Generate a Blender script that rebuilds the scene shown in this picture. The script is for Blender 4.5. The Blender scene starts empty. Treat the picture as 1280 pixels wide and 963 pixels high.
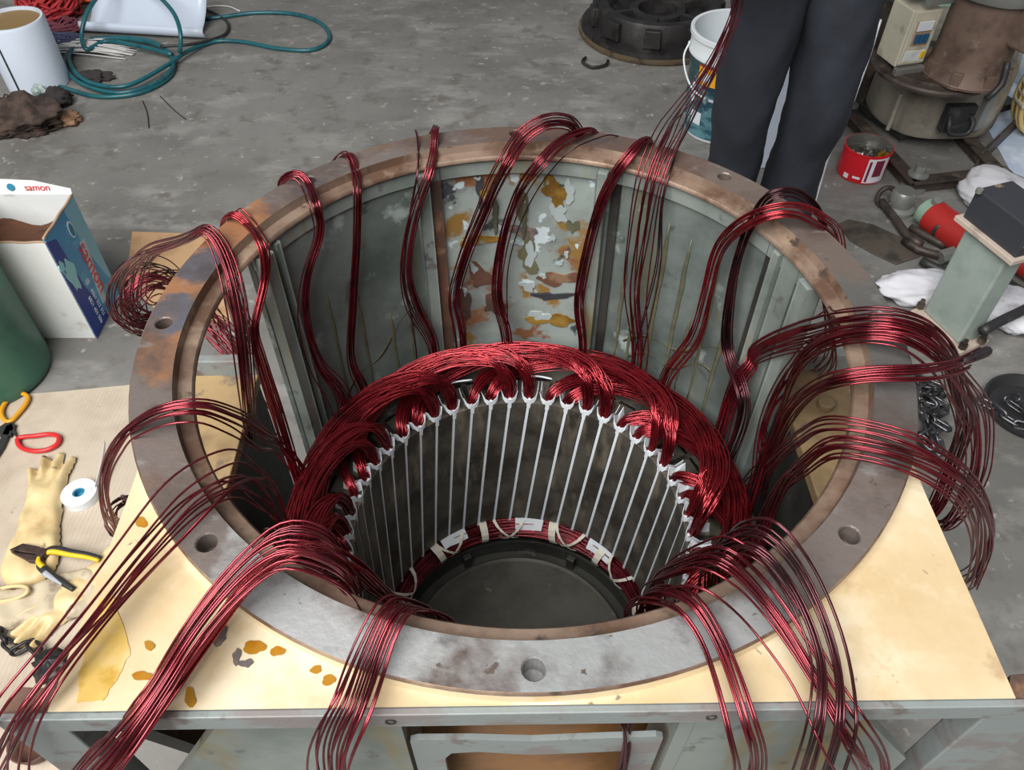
import bpy, math, random
import numpy as np
from mathutils import Vector, Matrix
random.seed(7); rng = np.random.default_rng(7)
scene = bpy.context.scene
col = scene.collection
PI = math.pi
# ------------------------------------------------------------------ camera
FPX = 990.81
CAM = np.array([0.0, -0.6235, 1.4559])
YAW, PIT = -0.01747, 0.82838
FW = np.array([math.sin(YAW)*math.cos(PIT), math.cos(YAW)*math.cos(PIT), -math.sin(PIT)])
RT = np.array([math.cos(YAW), -math.sin(YAW), 0.0])
UP = np.cross(RT, FW)
cd = bpy.data.cameras.new('camera'); cd.sensor_width = 36; cd.lens = FPX/1280*36
cd.clip_start = .01
cam = bpy.data.objects.new('camera', cd); col.objects.link(cam)
cam.matrix_world = Matrix(((RT[0], UP[0], -FW[0], CAM[0]), (RT[1], UP[1], -FW[1], CAM[1]),
                           (RT[2], UP[2], -FW[2], CAM[2]), (0, 0, 0, 1)))
scene.camera = cam
# ------------------------------------------------------------------ light
w = bpy.data.worlds.new('overcast_daylight'); scene.world = w; w.use_nodes = True
bg = w.node_tree.nodes['Background']; bg.inputs[0].default_value = (.90, .96, 1, 1); bg.inputs[1].default_value = .165
sd = bpy.data.lights.new('roof_skylight', 'AREA'); sd.shape = 'RECTANGLE'; sd.size = 4.0; sd.size_y = 3.4; sd.energy = 430; sd.color = (1, .985, .96)
so = bpy.data.objects.new('roof_skylight', sd); col.objects.link(so); so.location = (-1.4, -2.2, 4.3)
so.rotation_euler = (Vector((.15, .25, .6))-Vector((-1.4, -2.2, 4.3))).to_track_quat('-Z', 'Y').to_euler()
scene.view_settings.view_transform = 'Standard'; scene.view_settings.look = 'None'
scene.view_settings.gamma = 1; scene.view_settings.use_curve_mapping = False
scene.view_settings.exposure = .22

def ray(u, v):
    return FW + (u-640)/FPX*RT - (v-481.5)/FPX*UP
def P(u, v, z=0.0):                       # photo pixel + height above floor -> world point
    d = ray(u, v); t = (z-CAM[2])/d[2]; return CAM + t*d
def PR(u, v, r):                          # photo pixel + distance from motor axis (far wall)
    d = ray(u, v); a = d[0]**2+d[1]**2; b = CAM[0]*d[0]+CAM[1]*d[1]; c = CAM[0]**2+CAM[1]**2-r*r
    t = (-b+math.sqrt(max(b*b-a*c, 0)))/a; return CAM + t*d
def PY(u, v, y):                          # photo pixel + distance in depth
    d = ray(u, v); t = (y-CAM[1])/d[1]; return CAM + t*d
def cyl(r, az, z):
    a = math.radians(az); return np.array([r*math.cos(a), r*math.sin(a), z])

# ------------------------------------------------------------------ materials
def lin(c):
    return tuple(((x/255)/12.92 if x/255 <= .04045 else ((x/255+.055)/1.055)**2.4) for x in c)
MATS = {}
def mat(name, rgb, rough=.6, metal=0.0, layers=(), bump=0.0, bscale=60, wave=None, coat=0.0, vary=.12, vscale=12, trans=0.0, stretch=(1, 1, 1), objspace=False, spec=.5, spots=()):
    """layers: (rgb, scale, low, high, detail, stretch) noise masked colour layers"""
    if name in MATS: return MATS[name]
    m = bpy.data.materials.new(name); m.use_nodes = True; MATS[name] = m
    nt = m.node_tree; N = nt.nodes; L = nt.links
    b = N['Principled BSDF']
    b.inputs['Roughness'].default_value = rough; b.inputs['Metallic'].default_value = metal
    b.inputs['Specular IOR Level'].default_value = spec
    if coat: b.inputs['Coat Weight'].default_value = coat; b.inputs['Coat Roughness'].default_value = .15
    if trans: b.inputs['Transmission Weight'].default_value = trans
    if objspace: src = N.new('ShaderNodeTexCoord').outputs['Object']
    else: src = N.new('ShaderNodeNewGeometry').outputs['Position']
    def noise(scale, detail=4, st=(1, 1, 1), off=0):
        mp = N.new('ShaderNodeMapping'); mp.inputs['Scale'].default_value = st
        mp.inputs['Location'].default_value = (off*1.7, off*.9, off*2.3)
        L.new(src, mp.inputs[0])
        n = N.new('ShaderNodeTexNoise'); n.inputs['Scale'].default_value = scale; n.inputs['Detail'].default_value = detail
        n.inputs['Roughness'].default_value = .6
        L.new(mp.outputs[0], n.inputs['Vector']); return n.outputs['Fac']
    base = lin(rgb)
    mix = N.new('ShaderNodeMix'); mix.data_type = 'RGBA'
    mix.inputs[6].default_value = (*[c*(1-vary) for c in base], 1); mix.inputs[7].default_value = (*[min(1, c*(1+vary)) for c in base], 1)
    L.new(noise(vscale, 6, stretch), mix.inputs[0]); cur = mix.outputs[2]
    for c, ctr, rad_, amp_, sc in spots:
        vm = N.new('ShaderNodeVectorMath'); vm.operation = 'DISTANCE'; vm.inputs[1].default_value = ctr; L.new(src, vm.inputs[0])
        ma = N.new('ShaderNodeMath'); ma.operation = 'MULTIPLY_ADD'; ma.inputs[1].default_value = amp_; L.new(noise(sc, 8, (1, 1, 1), rad_*30), ma.inputs[0]); L.new(vm.outputs['Value'], ma.inputs[2])
        mr = N.new('ShaderNodeMapRange'); mr.inputs[1].default_value = rad_+amp_*.5; mr.inputs[2].default_value = rad_*.75+amp_*.5; L.new(ma.outputs[0], mr.inputs[0])
        mx = N.new('ShaderNodeMix'); mx.data_type = 'RGBA'; mx.inputs[7].default_value = (*lin(c), 1)
        L.new(mr.outputs[0], mx.inputs[0]); L.new(cur, mx.inputs[6]); cur = mx.outputs[2]
    for i, ly in enumerate(layers):
        c, sc, lo, hi = ly[:4]; det = ly[4] if len(ly) > 4 else 5; st = ly[5] if len(ly) > 5 else (1, 1, 1)
        mr = N.new('ShaderNodeMapRange'); mr.inputs[1].default_value = lo; mr.inputs[2].default_value = hi
        L.new(noise(sc, det, st, i+1.3), mr.inputs[0])
        mx = N.new('ShaderNodeMix'); mx.data_type = 'RGBA'; mx.inputs[7].default_value = (*lin(c), 1)
        L.new(mr.outputs[0], mx.inputs[0]); L.new(cur, mx.inputs[6]); cur = mx.outputs[2]
    L.new(cur, b.inputs['Base Color'])
    if bump:
        bp = N.new('ShaderNodeBump'); bp.inputs['Strength'].default_value = bump; bp.inputs['Distance'].default_value = .004
        if wave:
            wv = N.new('ShaderNodeTexWave'); wv.inputs['Scale'].default_value = wave; wv.inputs['Distortion'].default_value = .6
            L.new(src, wv.inputs[0]); L.new(wv.outputs['Fac'], bp.inputs['Height'])
        else: L.new(noise(bscale, 5), bp.inputs['Height'])
        L.new(bp.outputs[0], b.inputs['Normal'])
    return m
M = dict(
 concrete=mat('concrete', (124, 122, 118), .62, 0, [((106, 104, 100), 2.2, .42, .66, 9), ((142, 140, 136), 6, .52, .68, 9, (.7, 1.5, 1)), ((104, 100, 96), 13, .54, .68, 9), ((164, 161, 156), 30, .62, .72, 5)], .15, 70),
 ring=mat('machined_steel_rusty', (116, 106, 101), .4, .35, [((92, 78, 72), 9, .48, .64, 8), ((128, 98, 78), 6, .60, .72, 8), ((80, 76, 78), 13, .56, .68, 8), ((150, 148, 146), 18, .60, .76, 9, (1, 2, 1)), ((96, 84, 76), 60, .66, .70, 4)], .2, 120, spots=[((158, 112, 80), (-.385, .09, .88), .14, .18, 20), ((152, 110, 82), (-.375, -.03, .88), .06, .12, 24), ((96, 94, 100), (-.365, .085, .88), .035, .05, 40), ((98, 98, 106), (-.375, .0, .88), .035, .05, 40), ((104, 84, 74), (.1, .40, .88), .20, .22, 18), ((112, 100, 92), (.34, .18, .88), .14, .2, 18), ((98, 96, 94), (.39, -.05, .88), .13, .2, 16), ((164, 166, 166), (-.12, -.375, .88), .15, .18, 20), ((150, 152, 152), (.10, -.385, .88), .12, .2, 22)]),  # pale front spots: bare steel, with its reflected brightness painted into the colour
 lip=mat('rusty_lip', (138, 118, 103), .5, .3, [((98, 74, 60), 12, .42, .6, 8), ((156, 134, 114), 14, .54, .66, 8), ((82, 68, 60), 40, .6, .68, 5)], .15, 150),
 ringside=mat('cream_fillet_paint', (216, 196, 160), .5, 0, [((206, 170, 110), 14, .62, .72, 5)], .1, 100),
 cream=mat('cream_paint', (198, 179, 146), .5, 0, [((182, 158, 118), 5, .42, .64, 9), ((206, 192, 166), 8, .5, .64, 9), ((172, 148, 116), 22, .62, .70, 7), ((196, 160, 70), 11, .72, .76, 3), ((120, 106, 92), 55, .70, .75, 3)], .12, 40),
 creamold=mat('stained_cream_paint', (158, 134, 96), .5, 0, [((116, 96, 70), 8, .42, .62, 8), ((92, 86, 82), 16, .54, .64, 7), ((186, 160, 112), 12, .6, .68, 5)], .2, 60),
 yellowpaint=mat('old_yellow_paint', (196, 162, 84), .55, 0, [((202, 180, 136), 14, .45, .62, 8), ((176, 138, 48), 20, .58, .66, 6)], .1, 50),
 varnish=mat('amber_varnish', (156, 110, 32), .15, 0, [((150, 92, 14), 40, .5, .7, 3)], 0, coat=.5),
 soot=mat('soot_mark', (88, 80, 78), .8, 0, [((130, 114, 100), 60, .5, .7, 4)], .1),
 edge=mat('worn_grey_paint', (126, 133, 132), .5, .05, [((122, 116, 114), 14, .50, .60, 7, (1, 1, 2)), ((100, 90, 84), 24, .60, .68, 6)], .1, 90),
 teal=mat('teal_grey_paint', (126, 133, 128), .5, 0, [((98, 106, 102), 6, .44, .64, 9), ((126, 112, 72), 9, .58, .66, 7, (1, 1, .25)), ((86, 84, 80), 16, .62, .68, 7)], .1, 60),
 wallpeel=mat('peeling_paint_wall', (140, 149, 145), .5, 0, [((110, 114, 110), 8, .46, .62, 8), ((132, 102, 54), 8, .56, .60, 6), ((122, 82, 56), 10, .59, .63, 6), ((62, 66, 70), 13, .60, .63, 6), ((182, 194, 198), 18, .60, .62, 3)], .12, 60),
 wallteal=mat('stained_teal_wall', (106, 114, 110), .5, 0, [((76, 84, 81), 6, .42, .62, 9), ((104, 96, 62), 12, .58, .66, 7, (1, 1, .14)), ((70, 74, 72), 20, .60, .68, 7), ((144, 154, 150), 14, .60, .68, 8)], .12, 60),
 paleflake=mat('pale_paint_flake', (156, 167, 167), .5, 0, [((150, 162, 164), 20, .5, .65, 5)]),
 amberold=mat('old_amber_varnish', (142, 112, 52), .35, 0, [((110, 80, 36), 30, .45, .62, 6), ((150, 150, 130), 50, .6, .66, 5)]),
 drip=mat('varnish_drip', (100, 98, 74), .4, 0, [((78, 80, 66), 24, .42, .62, 7)], 0),
 rust=mat('red_brown_rust', (104, 72, 58), .6, .1, [((72, 58, 52), 12, .45, .6, 7), ((132, 104, 80), 20, .56, .66, 6)], .15, 80),
 brownvarn=mat('brown_varnish_wall', (138, 92, 40), .4, 0, [((92, 56, 22), 6, .45, .65, 6), ((188, 156, 92), 26, .68, .72, 4)], .15, 60),
 darksteel=mat('dark_steel', (66, 66, 62), .5, .4, [((48, 46, 44), 10, .45, .65, 6), ((96, 92, 84), 24, .62, .72, 5)], .12, 90),
 bottom=mat('oily_steel_disc', (84, 82, 74), .5, .3, [((62, 60, 54), 7, .45, .65, 6), ((112, 108, 98), 30, .66, .72, 4)], .1, 80),
 core=mat('lamination_steel', (98, 94, 86), .45, .4, [((66, 62, 57), 14, .42, .6, 8), ((132, 124, 108), 26, .54, .68, 7, (1, 1, .3))], .15, 160),
 paper=mat('white_slot_paper', (226, 232, 238), .6, 0, (), 0, vary=.04),
 tape=mat('cotton_tape', (206, 200, 186), .85, 0, (), .2, 300),
 wire=mat('red_enamel_wire', (136, 40, 52), .27, .85, [((98, 26, 36), 30, .45, .6, 3)], 0, coat=.5),
 wirebright=mat('fresh_red_enamel_wire', (158, 40, 50), .26, .85, [((112, 24, 34), 30, .5, .65, 3)], 0, coat=.5),
 wiredark=mat('dark_varnished_wire', (86, 36, 44), .3, .8, [((50, 20, 24), 24, .45, .6, 3)], 0, coat=.4),
 tipblack=mat('burnt_wire_tip', (52, 44, 48), .5, .3),
 card=mat('cardboard_sheet', (188, 174, 156), .85, 0, [((168, 152, 134), 6, .5, .7, 6), ((134, 116, 96), 22, .70, .75, 4)], .25, wave=34),
 card2=mat('cardboard_brown', (186, 150, 112), .85, 0, [((160, 124, 90), 10, .5, .7, 5)], .1),
 rubber=mat('cream_rubber_glove', (214, 190, 142), .5, 0, [((180, 152, 104), 12, .5, .7, 5), ((96, 80, 60), 30, .66, .74, 5)], .2, 60),
 cotton=mat('grey_work_glove', (190, 176, 150), .8, 0, [((120, 104, 86), 16, .52, .66, 6)], .2, 100),
 yellow=mat('yellow_plastic', (226, 188, 38), .4), black=mat('black_rubber', (44, 44, 46), .5, 0, [((70, 68, 66), 30, .6, .7, 4)]),
 greyplastic=mat('grey_plastic', (168, 172, 180), .4),
 jaw=mat('brown_forged_steel', (84, 66, 60), .45, .5, [((56, 44, 42), 40, .45, .6, 4)]),
 orange=mat('orange_coated_handle', (214, 152, 36), .35), red=mat('red_coated_handle', (206, 44, 46), .3),
 redpaint=mat('red_paint', (172, 42, 38), .4, 0, [((120, 40, 36), 18, .62, .70, 5)], .1),
 tinred=mat('tin_red_print', (216, 26, 42), .3, .1, vary=.04), tinwhite=mat('tin_white_print', (224, 220, 228), .35),
 tinblue=mat('tin_maroon_print', (120, 36, 62), .35), tinmetal=mat('tin_plate', (178, 176, 170), .25, .8),
 brass=mat('brass', (192, 148, 50), .3, .7), bolts=mat('oily_bolt_steel', (92, 90, 84), .4, .6),
 white=mat('white_plastic', (226, 232, 238), .35, 0, vary=.04), sheetwhite=mat('white_pvc_sheet', (196, 206, 222), .3, 0, vary=.04),
 sack=mat('white_woven_sack', (214, 214, 220), .6, 0, [((176, 172, 176), 14, .55, .7, 5)], .3, 40),
 sackblue=mat('pale_blue_plastic', (184, 200, 222), .45, 0, [((222, 230, 240), 6, .5, .65, 4)], .2, 20),
 hose=mat('green_hose', (28, 92, 100), .35, 0, [((20, 66, 78), 20, .5, .7, 3)], 0),
 tubewhite=mat('white_card_tube', (206, 216, 230), .5, 0, vary=.05), tubebrown=mat('brown_resin', (136, 110, 70), .6, 0, [((176, 156, 116), 16, .6, .7, 4)]),
 redrope=mat('red_twine', (176, 44, 48), .7, 0, [((110, 26, 34), 30, .5, .65, 4)]), orangerope=mat('orange_twine', (206, 92, 46), .7),
 blueyarn=mat('navy_yarn', (62, 66, 92), .8), whitefib=mat('white_fibre', (204, 202, 200), .6), maroon=mat('maroon_yarn', (98, 44, 56), .8),
 rag=mat('brown_rag', (82, 66, 58), .95, 0, [((54, 44, 40), 18, .45, .6, 6), ((132, 102, 80), 12, .66, .74, 5)], .6, 60),
 ragtan=mat('tan_rag', (150, 116, 90), .95, 0, [((112, 84, 64), 24, .45, .65, 5)], .5, 60),
 ragblack=mat('black_rag', (48, 44, 44), .9, 0, (), .5, 60),
 foil=mat('clear_plastic_scrap', (150, 164, 160), .2),
 cartwhite=mat('carton_white', (222, 224, 222), .7, 0, [((196, 194, 190), 14, .62, .72, 5)]), cartblue=mat('carton_blue', (16, 62, 150), .45, 0, vary=.06),
 cartlight=mat('carton_light_blue', (62, 148, 196), .45, 0, [((112, 184, 210), 14, .5, .7, 3)]), cartteal=mat('carton_pale_teal', (130, 186, 206), .5, 0, vary=.08),
 cartbrown=mat('carton_raw_edge', (170, 142, 116), .9), powder=mat('brown_powder', (94, 58, 40), .95, 0, [((70, 42, 30), 20, .5, .7, 5)], .5, 80),
 printred=mat('print_red', (206, 60, 62), .5), printwhite=mat('print_white', (220, 228, 236), .5), printteal=mat('print_teal', (46, 128, 158), .5), printgrey=mat('print_pale_grey', (186, 196, 204), .5), printaqua=mat('print_aqua', (150, 214, 222), .5),
 greendrum=mat('green_drum_paint', (62, 114, 96), .4, 0, [((40, 92, 76), 8, .5, .7, 5), ((92, 146, 128), 20, .64, .72, 4)], .05),
 iron=mat('black_cast_iron', (44, 42, 42), .55, .3, [((70, 66, 62), 10, .52, .70, 6), ((26, 24, 24), 16, .5, .66, 5)], .3, 70),
 ironedge=mat('worn_iron_edge', (112, 96, 76), .5, .4, [((64, 56, 50), 14, .5, .62, 5)], .2),
 bucketlabel=mat('bucket_teal_label', (96, 142, 152), .4, 0, [((44, 86, 104), 14, .46, .58, 6, (1, 1, 2.6)), ((176, 204, 210), 12, .56, .62, 4)]), bucketwhite=mat('bucket_white', (222, 228, 232), .4, 0, vary=.05),
 labelyellow=mat('label_yellow', (236, 168, 40), .4), labelred=mat('label_red', (196, 60, 46), .4), labeldark=mat('label_dark', (70, 60, 62), .5),
 trousers=mat('navy_trousers', (25, 29, 38), .85, 0, [((34, 39, 49), 9, .45, .7, 7)], .3, 30), skin=mat('skin', (150, 106, 82), .55), shirt=mat('grey_shirt', (108, 112, 120), .85), hair=mat('black_hair', (26, 22, 22), .6), shoe=mat('dark_shoe', (40, 38, 38), .5), eyes=mat('eye_white', (220, 216, 210), .3),
 gearbox=mat('grey_cast_gearbox', (164, 157, 144), .36, .25, [((112, 100, 88), 8, .48, .66, 8), ((178, 172, 158), 14, .56, .68, 7)], .15, 70),
 motorpaint=mat('brown_dusty_motor', (118, 98, 86), .55, .1, [((90, 72, 62), 14, .45, .65, 6), ((146, 130, 116), 20, .62, .74, 5)], .12, 80),
 mintpaint=mat('mint_green_casting', (138, 164, 146), .5, 0, [((98, 116, 104), 10, .5, .7, 5)], .1), oilysteel=mat('oily_angle_iron', (78, 68, 62), .5, .3, [((118, 104, 92), 14, .56, .68, 5), ((48, 42, 40), 18, .5, .64, 5)], .2, 70),
 beige=mat('beige_breaker_box', (204, 198, 178), .45, 0, [((176, 164, 140), 14, .58, .70, 5)]), mcbblue=mat('breaker_blue', (44, 92, 128), .4), galv=mat('galvanised_steel', (158, 160, 156), .4, .6),
 postgreen=mat('post_grey_green', (156, 168, 161), .5, .05, [((132, 148, 141), 9, .5, .7, 6), ((70, 110, 96), 26, .70, .73, 3)], .08), flange=mat('dusty_pink_flange', (190, 174, 160), .6, 0, [((150, 134, 122), 14, .55, .7, 5)], .1), burnt=mat('scorched_plate', (58, 60, 66), .6, .2, [((154, 128, 108), 11, .60, .64, 5)], .15),
 cable=mat('yellow_cable', (206, 180, 120), .4), chain=mat('chain_steel', (110, 110, 114), .35, .8, [((66, 64, 66), 40, .45, .6, 3)]), chainblack=mat('black_chain', (50, 48, 50), .45, .5),
 floorstain=mat('oil_stain', (86, 78, 70), .6, 0, [((58, 54, 50), 14, .45, .6, 6)], .1),
)
# ------------------------------------------------------------------ mesh building
class MB:
    def __init__(s): s.v = []; s.f = []
    def add(s, V, F):
        o = len(s.v); s.v.extend([tuple(map(float, x)) for x in V]); s.f.extend([tuple(i+o for i in f) for f in F]); return s
    def box(s, c, d, rz=0.0, top=1.0, mtx=None):
        x, y, z = d[0]/2, d[1]/2, d[2]/2
        V = [(-x, -y, -z), (x, -y, -z), (x, y, -z), (-x, y, -z), (-x*top, -y*top, z), (x*top, -y*top, z), (x*top, y*top, z), (-x*top, y*top, z)]
        cs, sn = math.cos(rz), math.sin(rz)
        if mtx is not None: V = [tuple((mtx @ Vector(p)) + Vector(c)) for p in V]
        else: V = [(c[0]+cs*a-sn*b, c[1]+sn*a+cs*b, c[2]+e) for a, b, e in V]
        return s.add(V, [(3, 2, 1, 0), (4, 5, 6, 7), (0, 1, 5, 4), (1, 2, 6, 5), (2, 3, 7, 6), (3, 0, 4, 7)])
    def hexa(s, V):          # 8 points: bottom ring, top ring
        return s.add(V, [(3, 2, 1, 0), (4, 5, 6, 7), (0, 1, 5, 4), (1, 2, 6, 5), (2, 3, 7, 6), (3, 0, 4, 7)])
    def prism(s, poly, z0, z1):
        n = len(poly); V = [(x, y, z0) for x, y in poly]+[(x, y, z1) for x, y in poly]
        return s.add(V, [tuple(range(n-1, -1, -1)), tuple(range(n, 2*n))]+[(i, (i+1) % n, n+(i+1) % n, n+i) for i in range(n)])
    def lathe(s, prof, n=48, c=(0, 0, 0), a0=0.0, a1=2*PI, mtx=None, closed=False):
        full = abs(a1-a0-2*PI) < 1e-6; na = n if full else n+1
        V = []; F = []; m = len(prof)
        for i in range(na):
            a = a0+(a1-a0)*i/n
            for r, z in prof:
                p = (r*math.cos(a), r*math.sin(a), z)
                if mtx is not None: p = tuple(mtx @ Vector(p))
                V.append((c[0]+p[0], c[1]+p[1], c[2]+p[2]))
        for i in range(n):
            j = (i+1) % na
            for k in range(m if closed else m-1):
                k2 = (k+1) % m
                F.append((i*m+k, j*m+k, j*m+k2, i*m+k2))
        if closed and not full: F += [tuple(range(m-1, -1, -1)), tuple((na-1)*m+k for k in range(m))]
        return s.add(V, F)
    def cylinder(s, a, b, r0, r1=None, n=20):
        a = np.array(a, float); b = np.array(b, float); r1 = r0 if r1 is None else r1
        h = np.linalg.norm(b-a); q = Vector(b-a).to_track_quat('Z', 'Y').to_matrix()
        return s.lathe([(0, 0), (r0, 0), (r1, h), (0, h)], n, a, mtx=q)
    def tube(s, pts, r, n=6, caps=True, r2=None, closed=False):
        pts = np.asarray(pts, float); m = len(pts)
        if closed: T = np.roll(pts, -1, 0)-np.roll(pts, 1, 0)
        else: T = np.gradient(pts, axis=0)
        T /= np.linalg.norm(T, axis=1)[:, None]+1e-12
        L = pframes(T)
        B = np.cross(T, L); ang = np.arange(n)*2*PI/n
        rr = np.full(m, r) if np.isscalar(r) else np.asarray(r)
        rb = rr if r2 is None else (np.full(m, r2) if np.isscalar(r2) else np.asarray(r2))
        V = pts[:, None, :]+(rr[:, None]*np.cos(ang)[None])[:, :, None]*L[:, None, :]+(rb[:, None]*np.sin(ang)[None])[:, :, None]*B[:, None, :]
        o = len(s.v); s.v.extend(map(tuple, V.reshape(-1, 3).tolist()))
        for i in range(m if closed else m-1):
            i2 = (i+1) % m
            for k in range(n):
                k2 = (k+1) % n
                s.f.append((o+i*n+k, o+i*n+k2, o+i2*n+k2, o+i2*n+k))
        if caps and not closed:
            s.f.append(tuple(o+k for k in range(n-1, -1, -1))); s.f.append(tuple(o+(m-1)*n+k for k in range(n)))
        return s
    def grid(s, G, thick=0.0):
        G = np.asarray(G, float); a, b = G.shape[:2]; o = len(s.v)
        s.v.extend(map(tuple, G.reshape(-1, 3).tolist()))
        for i in range(a-1):
            for j in range(b-1): s.f.append((o+i*b+j, o+(i+1)*b+j, o+(i+1)*b+j+1, o+i*b+j+1))
        return s
    def build(s, name, m, parent=None, smooth=False, bevel=0.0, solid=0.0, sub=0, loc=None, auto=None):
        me = bpy.data.meshes.new(name); me.from_pydata(s.v, [], s.f); me.update()
        o = bpy.data.objects.new(name, me); col.objects.link(o)
        me.materials.append(M[m] if isinstance(m, str) else m)
        if smooth:
            me.polygons.foreach_set('use_smooth', [True]*len(me.polygons))
            if auto:
                me.set_sharp_from_angle(angle=math.radians(auto))
        if parent is not None: o.parent = parent
        if loc is not None: o.location = loc
        if solid: d = o.modifiers.new('thickness', 'SOLIDIFY'); d.thickness = solid; d.offset = 0
        if bevel: d = o.modifiers.new('bevel', 'BEVEL'); d.width = bevel; d.segments = 2; d.limit_method = 'ANGLE'
        if sub: d = o.modifiers.new('subdivision', 'SUBSURF'); d.levels = sub; d.render_levels = sub
        return o
def pframes(T):
    m = len(T); L = np.zeros_like(T)
    ref = np.array([0, 0, 1.0]) if abs(T[0][2]) < .9 else np.array([1.0, 0, 0])
    l = np.cross(ref, T[0]); l /= np.linalg.norm(l)
    for i in range(m):
        l = l-T[i]*(l@T[i]); l = l/(np.linalg.norm(l)+1e-12); L[i] = l
    return L
def spline(W, n=None, closed=False, step=.012):
    """Catmull-Rom (centripetal-ish) through rows of W (first three columns are xyz)"""
    W = np.asarray(W, float)
    if closed: Q = np.vstack([W[-1], W, W[0], W[1]])
    else: Q = np.vstack([2*W[0]-W[1], W, 2*W[-1]-W[-2]])
    segs = len(Q)-3; out = []
    for i in range(segs):
        p0, p1, p2, p3 = Q[i:i+4]; d = np.linalg.norm(p2[:3]-p1[:3]); k = max(2, int(d/step)) if n is None else n
        t0 = 0.0; t1 = t0+max(np.linalg.norm(p1[:3]-p0[:3]), 1e-5)**.5; t2 = t1+max(d, 1e-5)**.5; t3 = t2+max(np.linalg.norm(p3[:3]-p2[:3]), 1e-5)**.5
        for t in t1+(t2-t1)*np.arange(k)/k:
            A1 = (t1-t)/(t1-t0)*p0+(t-t0)/(t1-t0)*p1; A2 = (t2-t)/(t2-t1)*p1+(t-t1)/(t2-t1)*p2; A3 = (t3-t)/(t3-t2)*p2+(t-t2)/(t3-t2)*p3
            B1 = (t2-t)/(t2-t0)*A1+(t-t0)/(t2-t0)*A2; B2 = (t3-t)/(t3-t1)*A2+(t-t1)/(t3-t1)*A3
            out.append((t2-t)/(t2-t1)*B1+(t-t1)/(t2-t1)*B2)
    if not closed: out.append(W[-1])
    return np.array(out)
def tag(o, label=None, cat=None, group=None, kind=None):
    if label: o['label'] = label
    if cat: o['category'] = cat
    if group: o['group'] = group
    if kind: o['kind'] = kind
    return o
def empty(name, loc=(0, 0, 0), label=None, cat=None, group=None, rz=0.0):
    o = bpy.data.objects.new(name, None); col.objects.link(o); o.location = tuple(map(float, loc)); o.rotation_euler.z = rz
    o.empty_display_size = .05
    return tag(o, label, cat, group)
def share(src, name, parent, loc, rot=(0, 0, 0), scale=(1, 1, 1)):
    o = bpy.data.objects.new(name, src.data); col.objects.link(o); o.parent = parent; o.location = tuple(map(float, loc)); o.rotation_euler = rot; o.scale = scale
    return o
def text_mesh(body, size, name, m, parent, mtx, extrude=.0004):
    cu = bpy.data.curves.new('lettering', 'FONT'); cu.body = body; cu.size = size; cu.extrude = extrude; cu.align_x = 'CENTER'; cu.align_y = 'CENTER'
    t = bpy.data.objects.new('lettering', cu); col.objects.link(t)
    dg = bpy.context.evaluated_depsgraph_get(); me = bpy.data.meshes.new_from_object(t.evaluated_get(dg))
    bpy.data.objects.remove(t); bpy.data.curves.remove(cu)
    me.materials.clear(); me.materials.append(M[m]); me.transform(mtx)
    o = bpy.data.objects.new(name, me); col.objects.link(o); o.parent = parent; return o
def basis(origin, x, y):
    x = Vector(x).normalized(); y = Vector(y); y = (y-x*y.dot(x)).normalized(); z = x.cross(y)
    return Matrix(((x[0], y[0], z[0], origin[0]), (x[1], y[1], z[1], origin[1]), (x[2], y[2], z[2], origin[2]), (0, 0, 0, 1)))
def wavy(n, jag):
    p = [random.uniform(0, 6.28) for _ in range(4)]; t = np.arange(n)*2*PI/n
    return 1+jag*(np.sin(2*t+p[0])+.8*np.sin(3*t+p[1])+.5*np.sin(5*t+p[2])+.3*np.sin(8*t+p[3]))/1.6
def blob_poly(c, rx, ry, n=14, jag=.25):
    return [(c[0]+rx*(1+jag*random.uniform(-1, 1))*math.cos(2*PI*i/n), c[1]+ry*(1+jag*random.uniform(-1, 1))*math.sin(2*PI*i/n)) for i in range(n)]

# ------------------------------------------------------------------ floor
fl = MB(); fl.box((0, 1.5, -.05), (9, 9, .1)); tag(fl.build('floor', 'concrete'), kind='structure')

# ------------------------------------------------------------------ motor frame
ZT = .88                      # top of the ring above the floor
ROT = math.radians(1.8)
fr = empty('motor_frame', (0, 0, 0), 'large open motor housing with rusty round flange on top, standing on end', 'motor housing', rz=ROT)
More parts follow.
